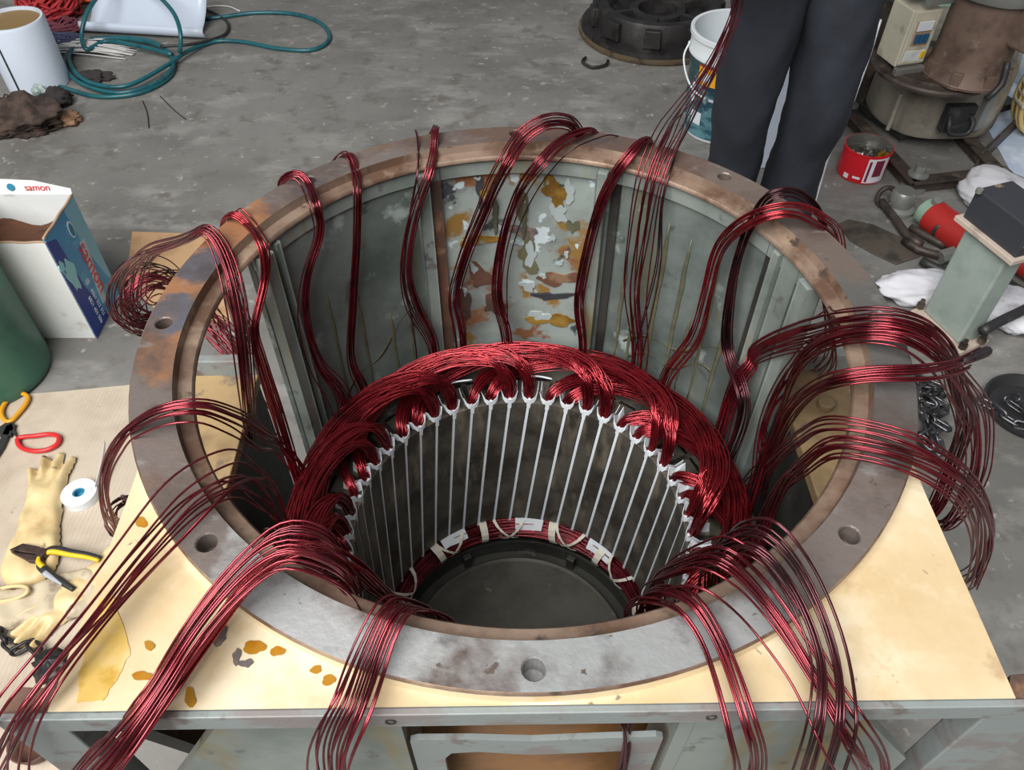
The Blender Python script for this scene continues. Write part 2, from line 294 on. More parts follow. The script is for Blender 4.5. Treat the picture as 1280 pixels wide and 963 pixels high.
# top ring with eight threaded holes (bmesh boolean free: ring built from sectors around the holes)
def ring_with_holes():
    mb = MB(); ro, ri = .400, .359; rh = .0088; rc = .381; zt = ZT; n = 12
    ang0 = [45*k for k in range(8)]
    for a0 in ang0:
        # sector centred on the hole: square patch of radius/angle with circular hole, then plain sector
        da = math.degrees(.016/rc)
        A = math.radians(a0)
        def pt(r, a, z): return (r*math.cos(a), r*math.sin(a), z)
        # outline samples of the patch (16) matched with hole circle (16)
        outl = []; N = 16
        R0, R1 = rc-.014, rc+.014; half = math.radians(da)
        for i in range(N):
            t = 2*PI*i/N; c, s_ = math.cos(t), math.sin(t); k = 1/max(abs(c), abs(s_))
            outl.append((rc+.014*c*k, A+half*s_*k))
        V = [pt(r, a, zt) for r, a in outl]
        for dz, rr in ((0, rh+.0012), (-.0015, rh), (-.022, rh)):
            for i in range(N):
                t = 2*PI*i/N
                x = rc+rr*math.cos(t); y = rr*math.sin(t)
                V.append((x*math.cos(A)-y*math.sin(A), x*math.sin(A)+y*math.cos(A), zt+dz))
        F = []
        for l in range(3):
            for i in range(N): F.append((l*N+i, l*N+(i+1) % N, (l+1)*N+(i+1) % N, (l+1)*N+i))
        F.append(tuple(3*N+i for i in range(N-1, -1, -1)))
        F = [tuple(reversed(f)) for f in F]
        mb.add(V, F)
        # rest of the angular range of the patch: inner and outer strips
        def strip(r0, r1, a, b, k):
            V = []; 
            for i in range(k+1):
                t = a+(b-a)*i/k; V += [pt(r0, t, zt), pt(r1, t, zt)]
            mb.add(V, [(2*i, 2*i+1, 2*i+3, 2*i+2) for i in range(k)])
        strip(ri, R0, A-half, A+half, 4); strip(R1, ro-.0015, A-half, A+half, 4)
        b0 = A+half; b1 = A+math.radians(45)-half
        strip(ri, ro-.0015, b0, b1, 16)
    return mb
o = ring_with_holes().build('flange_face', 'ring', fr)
mb = MB(); mb.lathe([(.359, ZT), (.357, ZT-.0105)], 120); mb.build('rabbet_wall', 'lip', fr, True)
mb = MB(); mb.lathe([(.357, ZT-.0105), (.344, ZT-.0125), (.342, ZT-.015), (.342, ZT-.018), (.352, ZT-.021), (.402, ZT-.035)], 120); mb.build('rabbet_lip', 'lip', fr, True, auto=40)
mb = MB(); mb.lathe([(.3985, ZT), (.4, ZT-.0015), (.4, ZT-.0045)], 120); mb.build('flange_edge', 'lip', fr, True)
mb = MB(); mb.lathe([(.4, ZT-.0045), (.4005, ZT-.012), (.4015, ZT-.035)], 120); mb.build('flange_side', 'ringside', fr, True)
# end plate with square feet side at the front
XL, XR, YF, ZP, TP = -.372, .372, -.4025, .866, .023
poly = []
a0 = math.asin(.13/.4)
arc = [(.4*math.cos(t), .4*math.sin(t)) for t in np.linspace(-math.acos(.372/.4), -PI+math.acos(.372/.4), 60)]
def plate_half(sx):
    pts = [(sx*.357, -.147)]
    pts += [(sx*.357, YF), (0, YF)]
    th = np.linspace(-PI/2, -math.acos(.372/.4), 40)
    pts += [(sx*.401*math.cos(t), .401*math.sin(t)) for t in th]
    return pts
for sx in (-1, 1):
    pts = [(sx*.357, YF), (sx*.357, -.176)]
    th = np.linspace(-math.acos(.357/.398), -PI/2, 40)
    inner = [(sx*.398*math.cos(t), .398*math.sin(t)) for t in th]
    front = [(sx*.357*(1-i/39), YF) for i in range(40)]
    mb = MB(); V = []; F = []
    for (ix, iy), (fx, fy) in zip(inner, front):
        # raised fillet near the ring, then flat plate
        d = np.array([fx-ix, fy-iy]); 
        for t, z in ((0, ZT-.012), (.06, ZT-.0135), (.12, ZP+.0005), (.2, ZP), (1, ZP)):
            V.append((ix+d[0]*t, iy+d[1]*t, z if t else ZT-.011))
    m5 = 5
    for i in range(39):
        for k in range(4):
            q = (i*m5+k, i*m5+k+1, (i+1)*m5+k+1, (i+1)*m5+k); F.append(q if sx < 0 else tuple(reversed(q)))
    mb.add(V, F)
    mb.build('end_plate', 'cream', fr, True)
mb = MB(); mb.prism([(-.357, YF), (.357, YF), (.357, -.176), (.3, -.262), (.15, -.37), (0, -.398), (-.15, -.37), (-.3, -.262), (-.357, -.176)], ZP-TP, ZP-.0006); mb.build('end_plate_body', 'edge', fr)
# grey steel front edge bar, a bit longer than the cream plate
mb = MB(); mb.box((0, YF-.003, ZP-TP/2-.0005), (.79, .006, TP)); mb.build('front_edge', 'edge', fr, bevel=.001)
mb = MB(); mb.prism([(-.394, -.402), (-.34, -.402), (-.352, -.384), (-.386, -.382)], ZP-TP, ZP-.004); mb.build('foot_corner', 'rust', fr)
mb = MB(); mb.prism([(.394, -.402), (.352, -.402), (.362, -.384), (.388, -.382)], ZP-TP, ZP-.002); mb.build('foot_corner', 'rust', fr)
# peeled areas and varnish drops on the cream plate (relief of their own)
def patch(poly_px, z, name, m, th=.0008):
    q_ = []
    for (u0, v0), (u1, v1) in zip(poly_px, poly_px[1:]+poly_px[:1]):
        k_ = max(1, int(math.hypot(u1-u0, v1-v0)/7)); j_ = 1.6 if k_ > 1 else 0; q_ += [(u0+(u1-u0)*i/k_+random.uniform(-j_, j_), v0+(v1-v0)*i/k_+random.uniform(-j_, j_)) for i in range(k_)]
    pp = [P(u, v, z) for u, v in q_]; cs, sn = math.cos(-ROT), math.sin(-ROT)
    mb = MB(); mb.prism([(cs*p[0]-sn*p[1], sn*p[0]+cs*p[1]) for p in pp], z-.0004, z+th)
    a = mb.v
    return mb.build(name, m, fr)
patch([(140, 742), (158, 790), (162, 820), (150, 845), (130, 876), (96, 878), (100, 840), (112, 790), (126, 752)], ZP, 'old_paint_patch', 'yellowpaint', .0006)
def drop(u, v, ru, rv, m='varnish', jag=.18):
    wv = wavy(22, jag)
    patch([(u+ru*wv[i]*math.cos(-2*PI*i/22), v+rv*wv[i]*math.sin(-2*PI*i/22)) for i in range(22)], ZP, 'varnish_drop' if m == 'varnish' else 'scorch_mark', m, .0012)
for a in ((318, 810, 13, 9), (347, 815, 9, 6), (411, 851, 8, 7), (395, 838, 7, 5), (238, 873, 7, 12), (177, 654, 8, 6), (187, 808, 6, 6), (178, 846, 12, 6)): drop(*a)
for a in ((272, 795, 11, 14), (296, 822, 5, 10), (308, 830, 8, 5)): drop(*a, m='soot', jag=.3)
for u, v, s in ((490, 892, .006), (886, 886, .006)):
    q = P(u, v, ZP-.015); 
    mb = MB(); mb.lathe([(.003, 0), (.0042, 0), (.0042, .001), (.003, .001)], 16, c=(math.cos(-ROT)*q[0]-math.sin(-ROT)*q[1], YF-.006, ZP-.012), mtx=Matrix.Rotation(PI/2, 3, 'X'), closed=True); mb.build('bolt_head', 'darksteel', fr)
# inner wall: back panels between ribs (azimuth ranges in the frame's own axes)
RW = .351
def wall_panel(a0, a1, z0, z1, r, m, name, th=.008, n=None):
    n = n or max(4, int(abs(a1-a0)/3)); mb = MB()
    mb.lathe([(r, z0), (r+th, z0), (r+th, z1), (r, z1)], n, a0=math.radians(a0), a1=math.radians(a1), closed=True)
    return mb.build(name, m, fr, True, auto=40)
wall_panel(110.5, 157, .02, .858, RW, 'wallteal', 'inner_wall')
wall_panel(71, 110.5, .02, .858, RW+.004, 'wallpeel', 'inner_wall')
wall_panel(12, 71, .02, .858, RW, 'wallteal', 'inner_wall')
wall_panel(204, 336, .02, .858, RW, 'brownvarn', 'inner_wall')
wall_panel(12, 157, .838, .858, RW-.004, 'teal', 'upper_collar', .006, 48)
def rib(az, wdeg, depth, m, z0=.02, z1=.856, r=RW, name='wall_rib'):
    mb = MB(); mb.lathe([(r-depth, z0), (r+.004, z0), (r+.004, z1), (r-depth, z1)], 3, a0=math.radians(az-wdeg/2), a1=math.radians(az+wdeg/2), closed=True)
    return mb.build(name, m, fr, bevel=.0015)
rib(109.2, 3.0, .004, 'rust'); rib(112.2, 3.0, .012, 'teal'); rib(69.8, 2.6, .014, 'teal'); rib(66.5, 2.2, .003, 'darksteel')
rib(155, 3.4, .016, 'teal'); rib(150.5, 1.2, .01, 'teal'); rib(24.0, 2.0, .010, 'teal'); rib(20, 5, .004, 'teal'); rib(13.6, 3.6, .012, 'teal'); rib(26.6, 1.5, .003, 'darksteel')
# varnish runs down the wall
def run(az, z0, z1, wd=.004, m='drip'):
    n = 12; zs = np.linspace(z0, z1, n); r = RW-.0012
    pts = [cyl(r, az+random.uniform(-.15, .15), z) for z in zs]; mb = MB()
    mb.tube(pts, wd*np.array([.2, .6, .9, 1, .8, .95, .7, .8, .55, .6, .4, .15]), 8); 
    for i, q in enumerate(mb.v):
        R = math.hypot(q[0], q[1]); k = (r+(R-r)*.08)/R; mb.v[i] = (q[0]*k, q[1]*k, q[2])
    return mb.build('varnish_run', m, fr, True)
for az, a, b, wd in ((53, .80, .46, .005), (47, .79, .48, .004), (38.5, .77, .5, .0035), (33, .78, .47, .0045), (62, .72, .5, .004), (58.5, .66, .44, .003), (124, .63, .45, .003), (132, .70, .44, .003), (140, .73, .5, .003), (119, .6, .46, .0025), (95, .80, .73, .005), (88, .79, .72, .004), (43, .66, .5, .003)): run(az, a, b, wd)
# curved varnish band across the right and left panels
for a0, a1, z0, z1 in ((60, 30, .55, .64), (58, 34, .52, .585), (142, 116, .50, .62)):
    pts = [cyl(RW-.001, a0+(a1-a0)*t, z0+(z1-z0)*t+.012*math.sin(t*9)) for t in np.linspace(0, 1, 24)]; mb = MB(); mb.tube(pts, .0035*(.55+.45*np.sin(np.linspace(0, 14, 24))), 6)
    for i, q in enumerate(mb.v):
        R = math.hypot(q[0], q[1]); r = RW-.001; k = (r+(R-r)*.08)/R; mb.v[i] = (q[0]*k, q[1]*k, q[2])
    mb.build('varnish_run', 'drip', fr, True)
# large amber / bare flakes on the middle panel
def wall_flake(u, v, ru, rv, m, jag=.3, r=RW+.0035):
    n = 28; c = PR(u, v, r); mb = MB(); V = []; wv = wavy(n, jag*1.5)
    for layer in (r-.0012, r+.002):
        for i in range(n):
            t = 2*PI*i/n; q = PR(u+ru*wv[i]*math.cos(t), v+rv*wv[i]*math.sin(t), r)
            if layer > r-.001: q = np.array(V[i]); 
            k = layer/math.hypot(q[0], q[1]); V.append((q[0]*k, q[1]*k, q[2]))
    cs, sn = math.cos(-ROT), math.sin(-ROT); V = [(cs*x-sn*y, sn*x+cs*y, z) for x, y, z in V]
    mb.add(V, [tuple(range(n-1, -1, -1))]+[(i, (i+1) % n, n+(i+1) % n, n+i) for i in range(n)])
    return mb.build('paint_flake', m, fr)
for a in ((692, 236, 14, 14, 'amberold'), (697, 250, 9, 10, 'amberold'), (605, 245, 5, 9, 'amberold'), (652, 255, 6, 20, 'drip'), (600, 238, 5, 18, 'burnt'), (716, 283, 7, 8, 'drip'), (598, 300, 22, 7, 'amberold'), (600, 345, 16, 12, 'rust'), (660, 320, 12, 18, 'drip'), (700, 348, 24, 9, 'rust'), (690, 400, 24, 8, 'amberold'), (655, 290, 16, 9, 'soot'), (618, 380, 14, 12, 'rust'), (580, 380, 8, 20, 'rust'), (690, 370, 20, 5, 'burnt')): wall_flake(*a)
for a in ((700, 268, 12, 10), (712, 240, 8, 16), (663, 318, 9, 16), (646, 303, 7, 4), (690, 298, 5, 5), (708, 318, 4, 4), (700, 329, 5, 4), (592, 335, 5, 8), (679, 345, 5, 3), (660, 358, 12, 6), (692, 262, 7, 7), (628, 285, 6, 5), (597, 223, 4, 3), (675, 395, 16, 6)): wall_flake(a[0], a[1], a[2]*.8, a[3]*.8, 'paleflake', .3, r=RW+.0031)
# side shelves seen through the left and right air windows
for sx in (-1, 1):
    mb = MB(); mb.box((sx*.445, -.03, .59), (.12, .46, .02)); mb.build('side_shelf', 'creamold', fr, bevel=.002)
    mb = MB(); mb.box((sx*.445, .195, .604), (.12, .016, .05)); mb.build('shelf_back_bar', 'edge', fr, bevel=.002)
    mb = MB(); mb.box((sx*.395, -.03, .29), (.012, .44, .58)); mb.build('side_web', 'darksteel', fr)
    mb = MB(); mb.hexa([(sx*.40, .19, .02), (sx*.49, .19, .02), (sx*.49, .202, .02), (sx*.40, .202, .02), (sx*.40, .19, .58), (sx*.5, .19, .58), (sx*.5, .202, .58), (sx*.40, .202, .58)]); mb.build('side_gusset', 'teal', fr)
q = P(1037, 518, .6)
mb = MB(); mb.cylinder((q[0], q[1], .6), (q[0], q[1], .612), .012); mb.build('shelf_bolt', 'creamold', fr, bevel=.002)
# front face below the end plate: corner posts, gusset panels, window plate
ZB = ZP-TP
for x0, x1 in ((-.398, -.352), (.345, .398)):
    mb = MB(); mb.box(((x0+x1)/2, -.395, ZB/2), (x1-x0, .022, ZB)); mb.build('corner_post', 'edge', fr, bevel=.0015)
def front_panel(pts, y, th, name, m):
    mb = MB(); n = len(pts); mb.add([(x, y, z) for x, z in pts]+[(x, y+th, z) for x, z in pts], [tuple(range(n)), tuple(range(2*n-1, n-1, -1))]+[(i, n+i, n+(i+1) % n, (i+1) % n) for i in range(n)])
    return mb.build(name, m, fr)
front_panel([(-.235, ZB), (-.335, .66), (-.335, .05), (-.108, .05), (-.108, ZB)], -.399, .012, 'gusset_panel', 'teal')
front_panel([(.125, ZB), (.125, .05), (.33, .05), (.33, .72), (.245, ZB)], -.399, .012, 'gusset_panel', 'teal')
mb = MB()
for sx in (-1, 1): mb = MB(); mb.box((sx*.115+.006, -.375, .43), (.012, .05, .80)); mb.build('window_cheek', 'teal', fr)
# inner window plate with a rounded opening
xs0, xs1, zt0 = -.100, .108, .782
out = [(xs0, zt0-.006), (xs0+.008, zt0), (0, zt0-.012), (xs1-.008, zt0), (xs1, zt0-.006)]
outer = [(xs0, .45), (xs0, zt0-.004), (xs0+.006, zt0), (-.05, zt0-.001), (0, zt0-.007), (.05, zt0-.003), (xs1-.006, zt0), (xs1, zt0-.004), (xs1, .45)]
inner = [(-.074, .45), (-.074, .735), (-.068, .748), (-.045, .751), (0, .741), (.05, .745), (.078, .748), (.083, .735), (.083, .45)]
mb = MB(); n = 9; V = [(x, -.398, z) for x, z in outer]+[(x, -.398, z) for x, z in inner]+[(x, -.393, z) for x, z in outer]+[(x, -.393, z) for x, z in inner]
F = [(i, n+i, n+i+1, i+1) for i in range(n-1)]+[(2*n+i, 2*n+i+1, 3*n+i+1, 3*n+i) for i in range(n-1)]+[(i, i+1, 2*n+i+1, 2*n+i) for i in range(n-1)]+[(n+i, 3*n+i, 3*n+i+1, n+i+1) for i in range(n-1)]
mb.add(V, F); mb.build('window_plate', 'edge', fr)
mb = MB(); mb.hexa([(.235, -.39, .5), (.262, -.39, .5), (.262, -.372, .5), (.235, -.372, .5), (.14, -.39, .83), (.17, -.39, .83), (.17, -.372, .83), (.14, -.372, .83)]); mb.build('inner_brace', 'rust', fr)
mb = MB(); mb.hexa([(-.30, -.30, .3), (-.27, -.30, .3), (-.27, -.28, .3), (-.30, -.28, .3), (-.38, -.385, .83), (-.35, -.385, .83), (-.35, -.365, .83), (-.38, -.365, .83)]); mb.build('inner_brace', 'darksteel', fr)
mb = MB(); mb.lathe([(.24, .012), (.36, .012), (.36, 0), (.24, 0)], 64, closed=True); mb.build('bottom_flange', 'darksteel', fr)

# ------------------------------------------------------------------ stator core
RB, ZC1, ZC0, NS = .238, .474, .132, 48
OFF, SKEW = 94.5, 7.5
sc = empty('stator_core', (0, 0, ZC0), 'slotted cylindrical stator core of dark laminated steel inside the housing', 'stator core')
mb = MB(); mb.lathe([(.29, 0), (.343, 0), (.343, ZC1-ZC0), (.29, ZC1-ZC0)], 96, closed=True); mb.build('core_yoke', 'core', sc, True, auto=40)
def skewed(a0, a1, r0, r1, z0, z1, nz=6, na=2):
    mb = MB(); V = []; F = []
    for k in range(nz+1):
        z = z0+(z1-z0)*k/nz; sh = SKEW*(1-(z)/(ZC1-ZC0))
        ring = [cyl(r0, a0+(a1-a0)*i/na+sh, z) for i in range(na+1)]+[cyl(r1, a1+(a0-a1)*i/na+sh, z) for i in range(na+1)]
        V += ring
    m = 2*(na+1)
    for k in range(nz):
        for i in range(m): F.append((k*m+i, k*m+(i+1) % m, (k+1)*m+(i+1) % m, (k+1)*m+i))
    F += [tuple(range(m-1, -1, -1)), tuple(nz*m+i for i in range(m))]
    F = [tuple(reversed(f)) for f in F]
    mb.add(V, F); return mb
H = ZC1-ZC0
tooth0 = skewed(.82, 7.5-.82, RB, .295, 0, H).build('tooth', 'core', sc)
wedge0 = skewed(-.56, .56, RB+.0015, RB+.006, -.012, H+.006).build('slot_wedge', 'paper', sc)
# slot paper cuff: flared collar standing out of the slot with pointed ears
def cuff():
    mb = MB(); r = RB+.0008
    front = [(-.65, r, -.014), (.65, r, -.014), (1.5, r, -.001), (2.5, r+.002, .007), (3.1, r+.004, .024), (2.1, r+.001, .013), (.9, r-.001, .010), (0, r-.0015, .0085), (-.9, r-.001, .010), (-2.1, r+.001, .013), (-3.1, r+.004, .022), (-2.5, r+.002, .007), (-1.5, r, -.001)]
    V = [tuple(cyl(q, a, H+z)) for a, q, z in front]; mb.add(V, [(0, 1, 2, 7), (2, 5, 6, 7), (2, 3, 4, 5), (0, 7, 12), (12, 7, 8, 9), (12, 9, 10, 11)])
    for sx in (-1, 1):      # side wings running back along the wires
        W = [tuple(cyl(q, sx*a, H+z)) for a, q, z in ((2.5, r+.002, .007), (3.1, r+.004, .024), (3.0, .256, .013), (2.9, .270, .020), (2.4, .272, .001), (2.2, .25, -.002))]
        mb.add(W, [(0, 1, 2, 5), (5, 2, 3, 4)])
    return mb
cuff0 = cuff().build('slot_paper_cuff', 'paper', sc, solid=.0006)
for i in range(1, NS):
    for src, nm in ((tooth0, 'tooth'), (wedge0, 'slot_wedge'), (cuff0, 'slot_paper_cuff')):
        c = share(src, nm, sc, (0, 0, 0), (0, 0, math.radians(OFF+7.5*i)))
        if nm == 'slot_paper_cuff':
            c.scale = (1, 1, 1); c.rotation_euler.z += math.radians(random.uniform(-.3, .3))
            d = c.modifiers.new('thickness', 'SOLIDIFY'); d.thickness = .0006; d.offset = 0
for q in (tooth0, wedge0, cuff0): q.rotation_euler = (0, 0, math.radians(OFF))

# ------------------------------------------------------------------ winding coils (12 groups of two)
def wobble(n, k=3, amp=1.0):
    t = np.linspace(0, 1, n); o = np.zeros(n)
    for j in range(1, k+1): o += rng.normal()*np.sin(PI*j*t*1.3+rng.uniform(0, 6.28))/j
    return o*amp/1.3
T_ = np.array([0, .03, .07, .13, .25, .42, .58, .72, .84, .92, .965, 1.0])
R_ = np.array([.246, .247, .254, .274, .299, .309, .303, .291, .274, .260, .250, .246])
Z_ = np.array([.460, .482, .494, .500, .502, .516, .534, .546, .550, .543, .518, .460])
SR = np.array([.006, .007, .009, .012, .015, .017, .019, .019, .016, .011, .007, .006])
SZ = np.array([.002, .005, .008, .009, .010, .013, .013, .011, .009, .008, .006, .002])
SA = np.array([1.0, 1.8, 2.0, 1.5, .5, 0, 0, .5, 1.5, 3.0, 3.0, 1.0])
def coil(a_start, a_end, N=30, dz=0.0, dr=0.0):
    mb = MB(); n = 46; t = np.linspace(0, 1, n)
    # denser sampling at both ends
    t = .5-.5*np.cos(PI*t); t = .35*np.linspace(0, 1, n)+.65*t
    r0, z0, sr, sz, sa = (np.interp(t, T_, A) for A in (R_, Z_, SR, SZ, SA))
    def sm(x): 
        y = x.copy(); y[1:-1] = (x[:-2]+2*x[1:-1]+x[2:])/4; return y
    r0, z0 = sm(sm(r0)), sm(sm(z0))
    bell = np.sin(PI*t)
    az_t = np.clip(t*1.06-.03, 0, 1); az_t = az_t*az_t*(3-2*az_t)*.35+az_t*.65
    for i in range(N):
        rad = math.sqrt(rng.uniform()); th = rng.uniform(0, 2*PI); a, b = rad*math.cos(th), rad*math.sin(th); g2 = rng.uniform(-1, 1)
        r = r0+dr*bell+sr*(a+wobble(n, 3, .22)); z = z0+dz*bell+sz*(b+wobble(n, 3, .22))
        az = np.radians(a_start+(a_end-a_start)*az_t+sa*(.8*b+.35*g2))
        mb.tube(np.stack([r*np.cos(az), r*np.sin(az), z], 1), .00105, 5, caps=False)
    return mb
for g in range(12):
    base = 109.5-30*g
    for k in range(2):
        o = coil(base-7.5*k, base-7.5*k-75, 40, dz=-.003+.004*k, dr=.004-.007*k).build('winding_coil', 'wirebright', None, True)
        tag(o, 'curved coil of fresh red enamelled wire arching between stator slots', 'wire coil', 'coils of the upper end winding')
# lower end winding tied with tape
lw = empty('lower_end_winding', (0, 0, .05), 'red wire ring tied with white tape below the stator core', 'wire winding')
mb = MB(); n = 96
for i in range(54):
    rad = math.sqrt(rng.uniform()); th = rng.uniform(0, 2*PI); az = np.linspace(0, 2*PI, n, endpoint=False)
    r = .242+.022*rad*math.cos(th)+.002*np.sin(az*rng.integers(2, 6)+rng.uniform(0, 6)); z = .05+.024*rad*math.sin(th)+.002*np.sin(az*rng.integers(2, 6)+rng.uniform(0, 6))
    mb.tube(np.stack([r*np.cos(az), r*np.sin(az), z], 1), .0013, 5, closed=True)
mb.build('wire_ring', 'wire', lw, True)
def band(az, tilt, wd=.006):
    mb = MB(); V = []; n = 14
    for i in range(n):
        t = 2*PI*i/n
        for s in (-1, 1):
            r = .242+.0255*math.cos(t); z = .05+.027*math.sin(t); a = math.radians(az)+(s*wd+tilt*math.sin(t)*.02)/.24
            V.append((r*math.cos(a), r*math.sin(a), z))
    mb.add(V, [(2*i, 2*i+1, (2*i+3) % (2*n), (2*i+2) % (2*n)) for i in range(n)])
    return mb.build('tape_tie', 'tape', lw, solid=.001)
for k in range(12):
    band(15+30*k+random.uniform(-3, 3), random.uniform(-.3, .3), .0075); band(4+30*k, -1.2, .0035); band(6+30*k, 1.3, .003)
def lowpaper(az, wd):
    mb = MB(); V = []
    for i in range(5):
        a = az+wd*(i/4-.5); V += [tuple(cyl(RB-.001, a, .082)), tuple(cyl(RB-.012, a+random.uniform(-1, 1), .058+random.uniform(-.004, .006)))]
    mb.add(V, [(2*i, 2*i+1, 2*i+3, 2*i+2) for i in range(4)]); return mb.build('insulation_flap', 'paper', lw, solid=.0006)
for k in range(9): lowpaper(8+40*k+random.uniform(-5, 5), random.uniform(9, 15))
bd = empty('bottom_disc', (0, 0, 0), 'round oily steel cover plate at the bottom of the bore', 'cover plate')
mb = MB(); mb.lathe([(0, .034), (.198, .034), (.203, .038), (.207, .034), (.207, .012), (0, .012)], 80); mb.build('disc', 'bottom', bd, True, auto=30)
mb = MB(); mb.lathe([(.207, .013), (.238, .013), (.238, .05), (.232, .05), (.230, .018), (.207, .018)], 80, closed=True); mb.build('rim', 'darksteel', bd, True, auto=30)
for az in (118, 62, 10, 170, 240, 300):
    q = cyl(.222, az, .032); mb = MB(); mb.box(q, (.012, .016, .04), math.radians(az)); mb.build('spacer_block', 'darksteel', bd, bevel=.001)

# ------------------------------------------------------------------ lead bundles
def way(pts):
    out = []
    for p in pts:
        k = p[0]; q = None
        if k == 'z': q = P(p[1], p[2], p[3])
        elif k == 'w': q = PR(p[1], p[2], p[3]-.008)
        elif k == 'y': q = PY(p[1], p[2], p[3])
        elif k == 'c': q = cyl(p[1], p[2], p[3])
        else: q = np.array(p[1:4], float)
        wd = p[4] if len(p) > 4 else .010
        out.append([*q, wd])
    return np.array(out)
def settle(Q, r):
    # strands rest on the flange, lip, cream plate and inner wall instead of cutting into them
    R = np.hypot(Q[:, 0], Q[:, 1]); z = Q[:, 2].copy()
    z = np.where((R > .3555) & (R < .402) & (z > .835), np.maximum(z, ZT+r+.0004), z)
    z = np.where((R > .338) & (R <= .3555) & (z > .85), np.maximum(z, ZT-.010+r), z)
    pl_ = (np.abs(Q[:, 0]) < .365) & (Q[:, 1] > YF-.004) & (Q[:, 1] < -.17) & (R >= .40) & (z > .80)
    z = np.where(pl_, np.maximum(z, ZP+r+.001), z); Q = Q.copy(); Q[:, 2] = z
    hang = (np.abs(Q[:, 0]) < .41) & (z < ZP+.0015) & (z > .3) & (Q[:, 1] > -.43) & (Q[:, 1] < -.372)
    Q[:, 1] = np.where(hang, np.minimum(Q[:, 1], YF-.010+.03*np.clip(Q[:, 0], -.4, .4)), Q[:, 1])
    az = np.degrees(np.arctan2(Q[:, 1], Q[:, 0]))
    inw = (z < .852) & (R > .335) & (R < .385) & (az > 10) & (az < 160)
    k = np.where(inw, .335/np.maximum(R, 1e-6), 1.0); Q[:, 0] *= k; Q[:, 1] *= k
    for _ in range(2): Q[1:-1] = (Q[:-2]+2*Q[1:-1]+Q[2:])/4
    return Q
def bundle(pts, n, m='wire', label=None, seed=1, flat=.45, r=.00105, endjit=.0, wob=.25, name='lead_bundle', step=.008, cat='wire bundle', startjit=0.0, group=None, rest=True):
    g = np.random.default_rng(seed); global rng; old = rng; rng = g
    W = way(pts)
    if pts[0][0] == 'w':
        q = W[0, :3]; k = .322/math.hypot(q[0], q[1]); W = np.vstack([[q[0]*k, q[1]*k, min(q[2]-.05, .46), W[0, 3]*.8], W])
    S = spline(W, step=step); m_ = len(S)
    C = S[:, :3].copy(); wd = np.clip(S[:, 3], .001, 1)
    T = np.gradient(C, axis=0); T /= np.linalg.norm(T, axis=1)[:, None]+1e-12
    L = np.zeros_like(T); ph = np.array([-C[0][1], C[0][0], 0]); ph /= np.linalg.norm(ph); l = ph
    for i in range(m_):
        l = l-T[i]*(l@T[i]); l = l/(np.linalg.norm(l)+1e-9); L[i] = l
    Nn = np.cross(T, L); mb = MB()
    for i in range(n):
        a = float(np.clip(g.normal()*.55, -1.1, 1.1)); b = g.uniform(-1, 1)*math.sqrt(max(0, 1-a*a*.8))
        aa = a+wobble(m_, 3, wob); bb = b+wobble(m_, 3, wob)
        aa = aa+.35*np.sin(np.linspace(0, 3.2, m_)+g.uniform(0, 6.3))*g.uniform(0, 1)
        Q = C+(aa*wd)[:, None]*L+(bb*wd*flat)[:, None]*Nn
        if rest: Q = settle(Q, r)
        e = m_-int(g.uniform(0, endjit)*m_); s0 = int(g.uniform(0, startjit)*m_)
        mb.tube(Q[s0:max(e, s0+6)], r, 5)
    rng = old
    o = mb.build(name, m, None, True)
    return tag(o, label, cat, group)
LB = 'hung over the flange'
# back rim, from the left to the right in the photo
bundle([('w', 542, 425, .325, .010), ('w', 523, 385, .335, .013), ('w', 512, 340, .337, .010), ('w', 522, 270, .337, .010), ('w', 540, 215, .338, .009), ('z', 545, 188, .876, .008), ('z', 545, 168, .893, .007), ('z', 547, 160, .88, .006), ('c', .425, 112, .80, .008), ('c', .43, 113, .70, .008)], 12, 'wire', 'straight red wire bundle hung over the flange beside the rusty wall rib', 11, wob=.2)
bundle([('w', 515, 400, .33, .002), ('w', 505, 350, .336, .002), ('w', 512, 270, .338, .002), ('w', 522, 215, .339, .002), ('z', 523, 190, .878, .002), ('z', 521, 167, .890, .002), ('z', 519, 163, .886, .002)], 2, 'wiredark', 'two stray dark wires beside the straight red bundle at the rib', 12)
bundle([('w', 455, 487, .325, .010), ('w', 440, 455, .335, .007), ('w', 441, 380, .338, .007), ('w', 446, 300, .338, .007), ('w', 447, 235, .339, .007), ('z', 444, 212, .876, .007), ('z', 438, 192, .892, .007), ('c', .418, 128, .86, .008), ('c', .43, 128.5, .74, .008)], 12, 'wire', 'narrow red wire bundle hanging straight down the teal wall', 13, wob=.18)
bundle([('w', 425, 492, .32, .018), ('w', 398, 455, .335, .012), ('w', 381, 385, .338, .010), ('w', 385, 340, .338, .008), ('w', 400, 290, .338, .009), ('w', 394, 255, .339, .010), ('z', 385, 233, .878, .010), ('z', 376, 216, .894, .010), ('z', 352, 226, .88, .008), ('c', .43, 139, .78, .008), ('c', .43, 139, .68, .01)], 14, 'wire', 'red wire bundle bowed over the flange next to the narrow straight bundle', 14, wob=.3)
bundle([('w', 350, 520, .325, .012), ('w', 328, 450, .335, .010), ('w', 319, 412, .337, .008), ('w', 332, 345, .337, .010), ('w', 328, 305, .338, .009), ('z', 308, 280, .879, .008), ('z', 296, 266, .894, .008), ('z', 284, 272, .88, .008), ('c', .43, 155, .78, .008), ('c', .43, 155, .66, .01)], 15, 'wirebright', 'bright red bundle bent inward beside the bundle leading to the wire hank', 15, wob=.25)
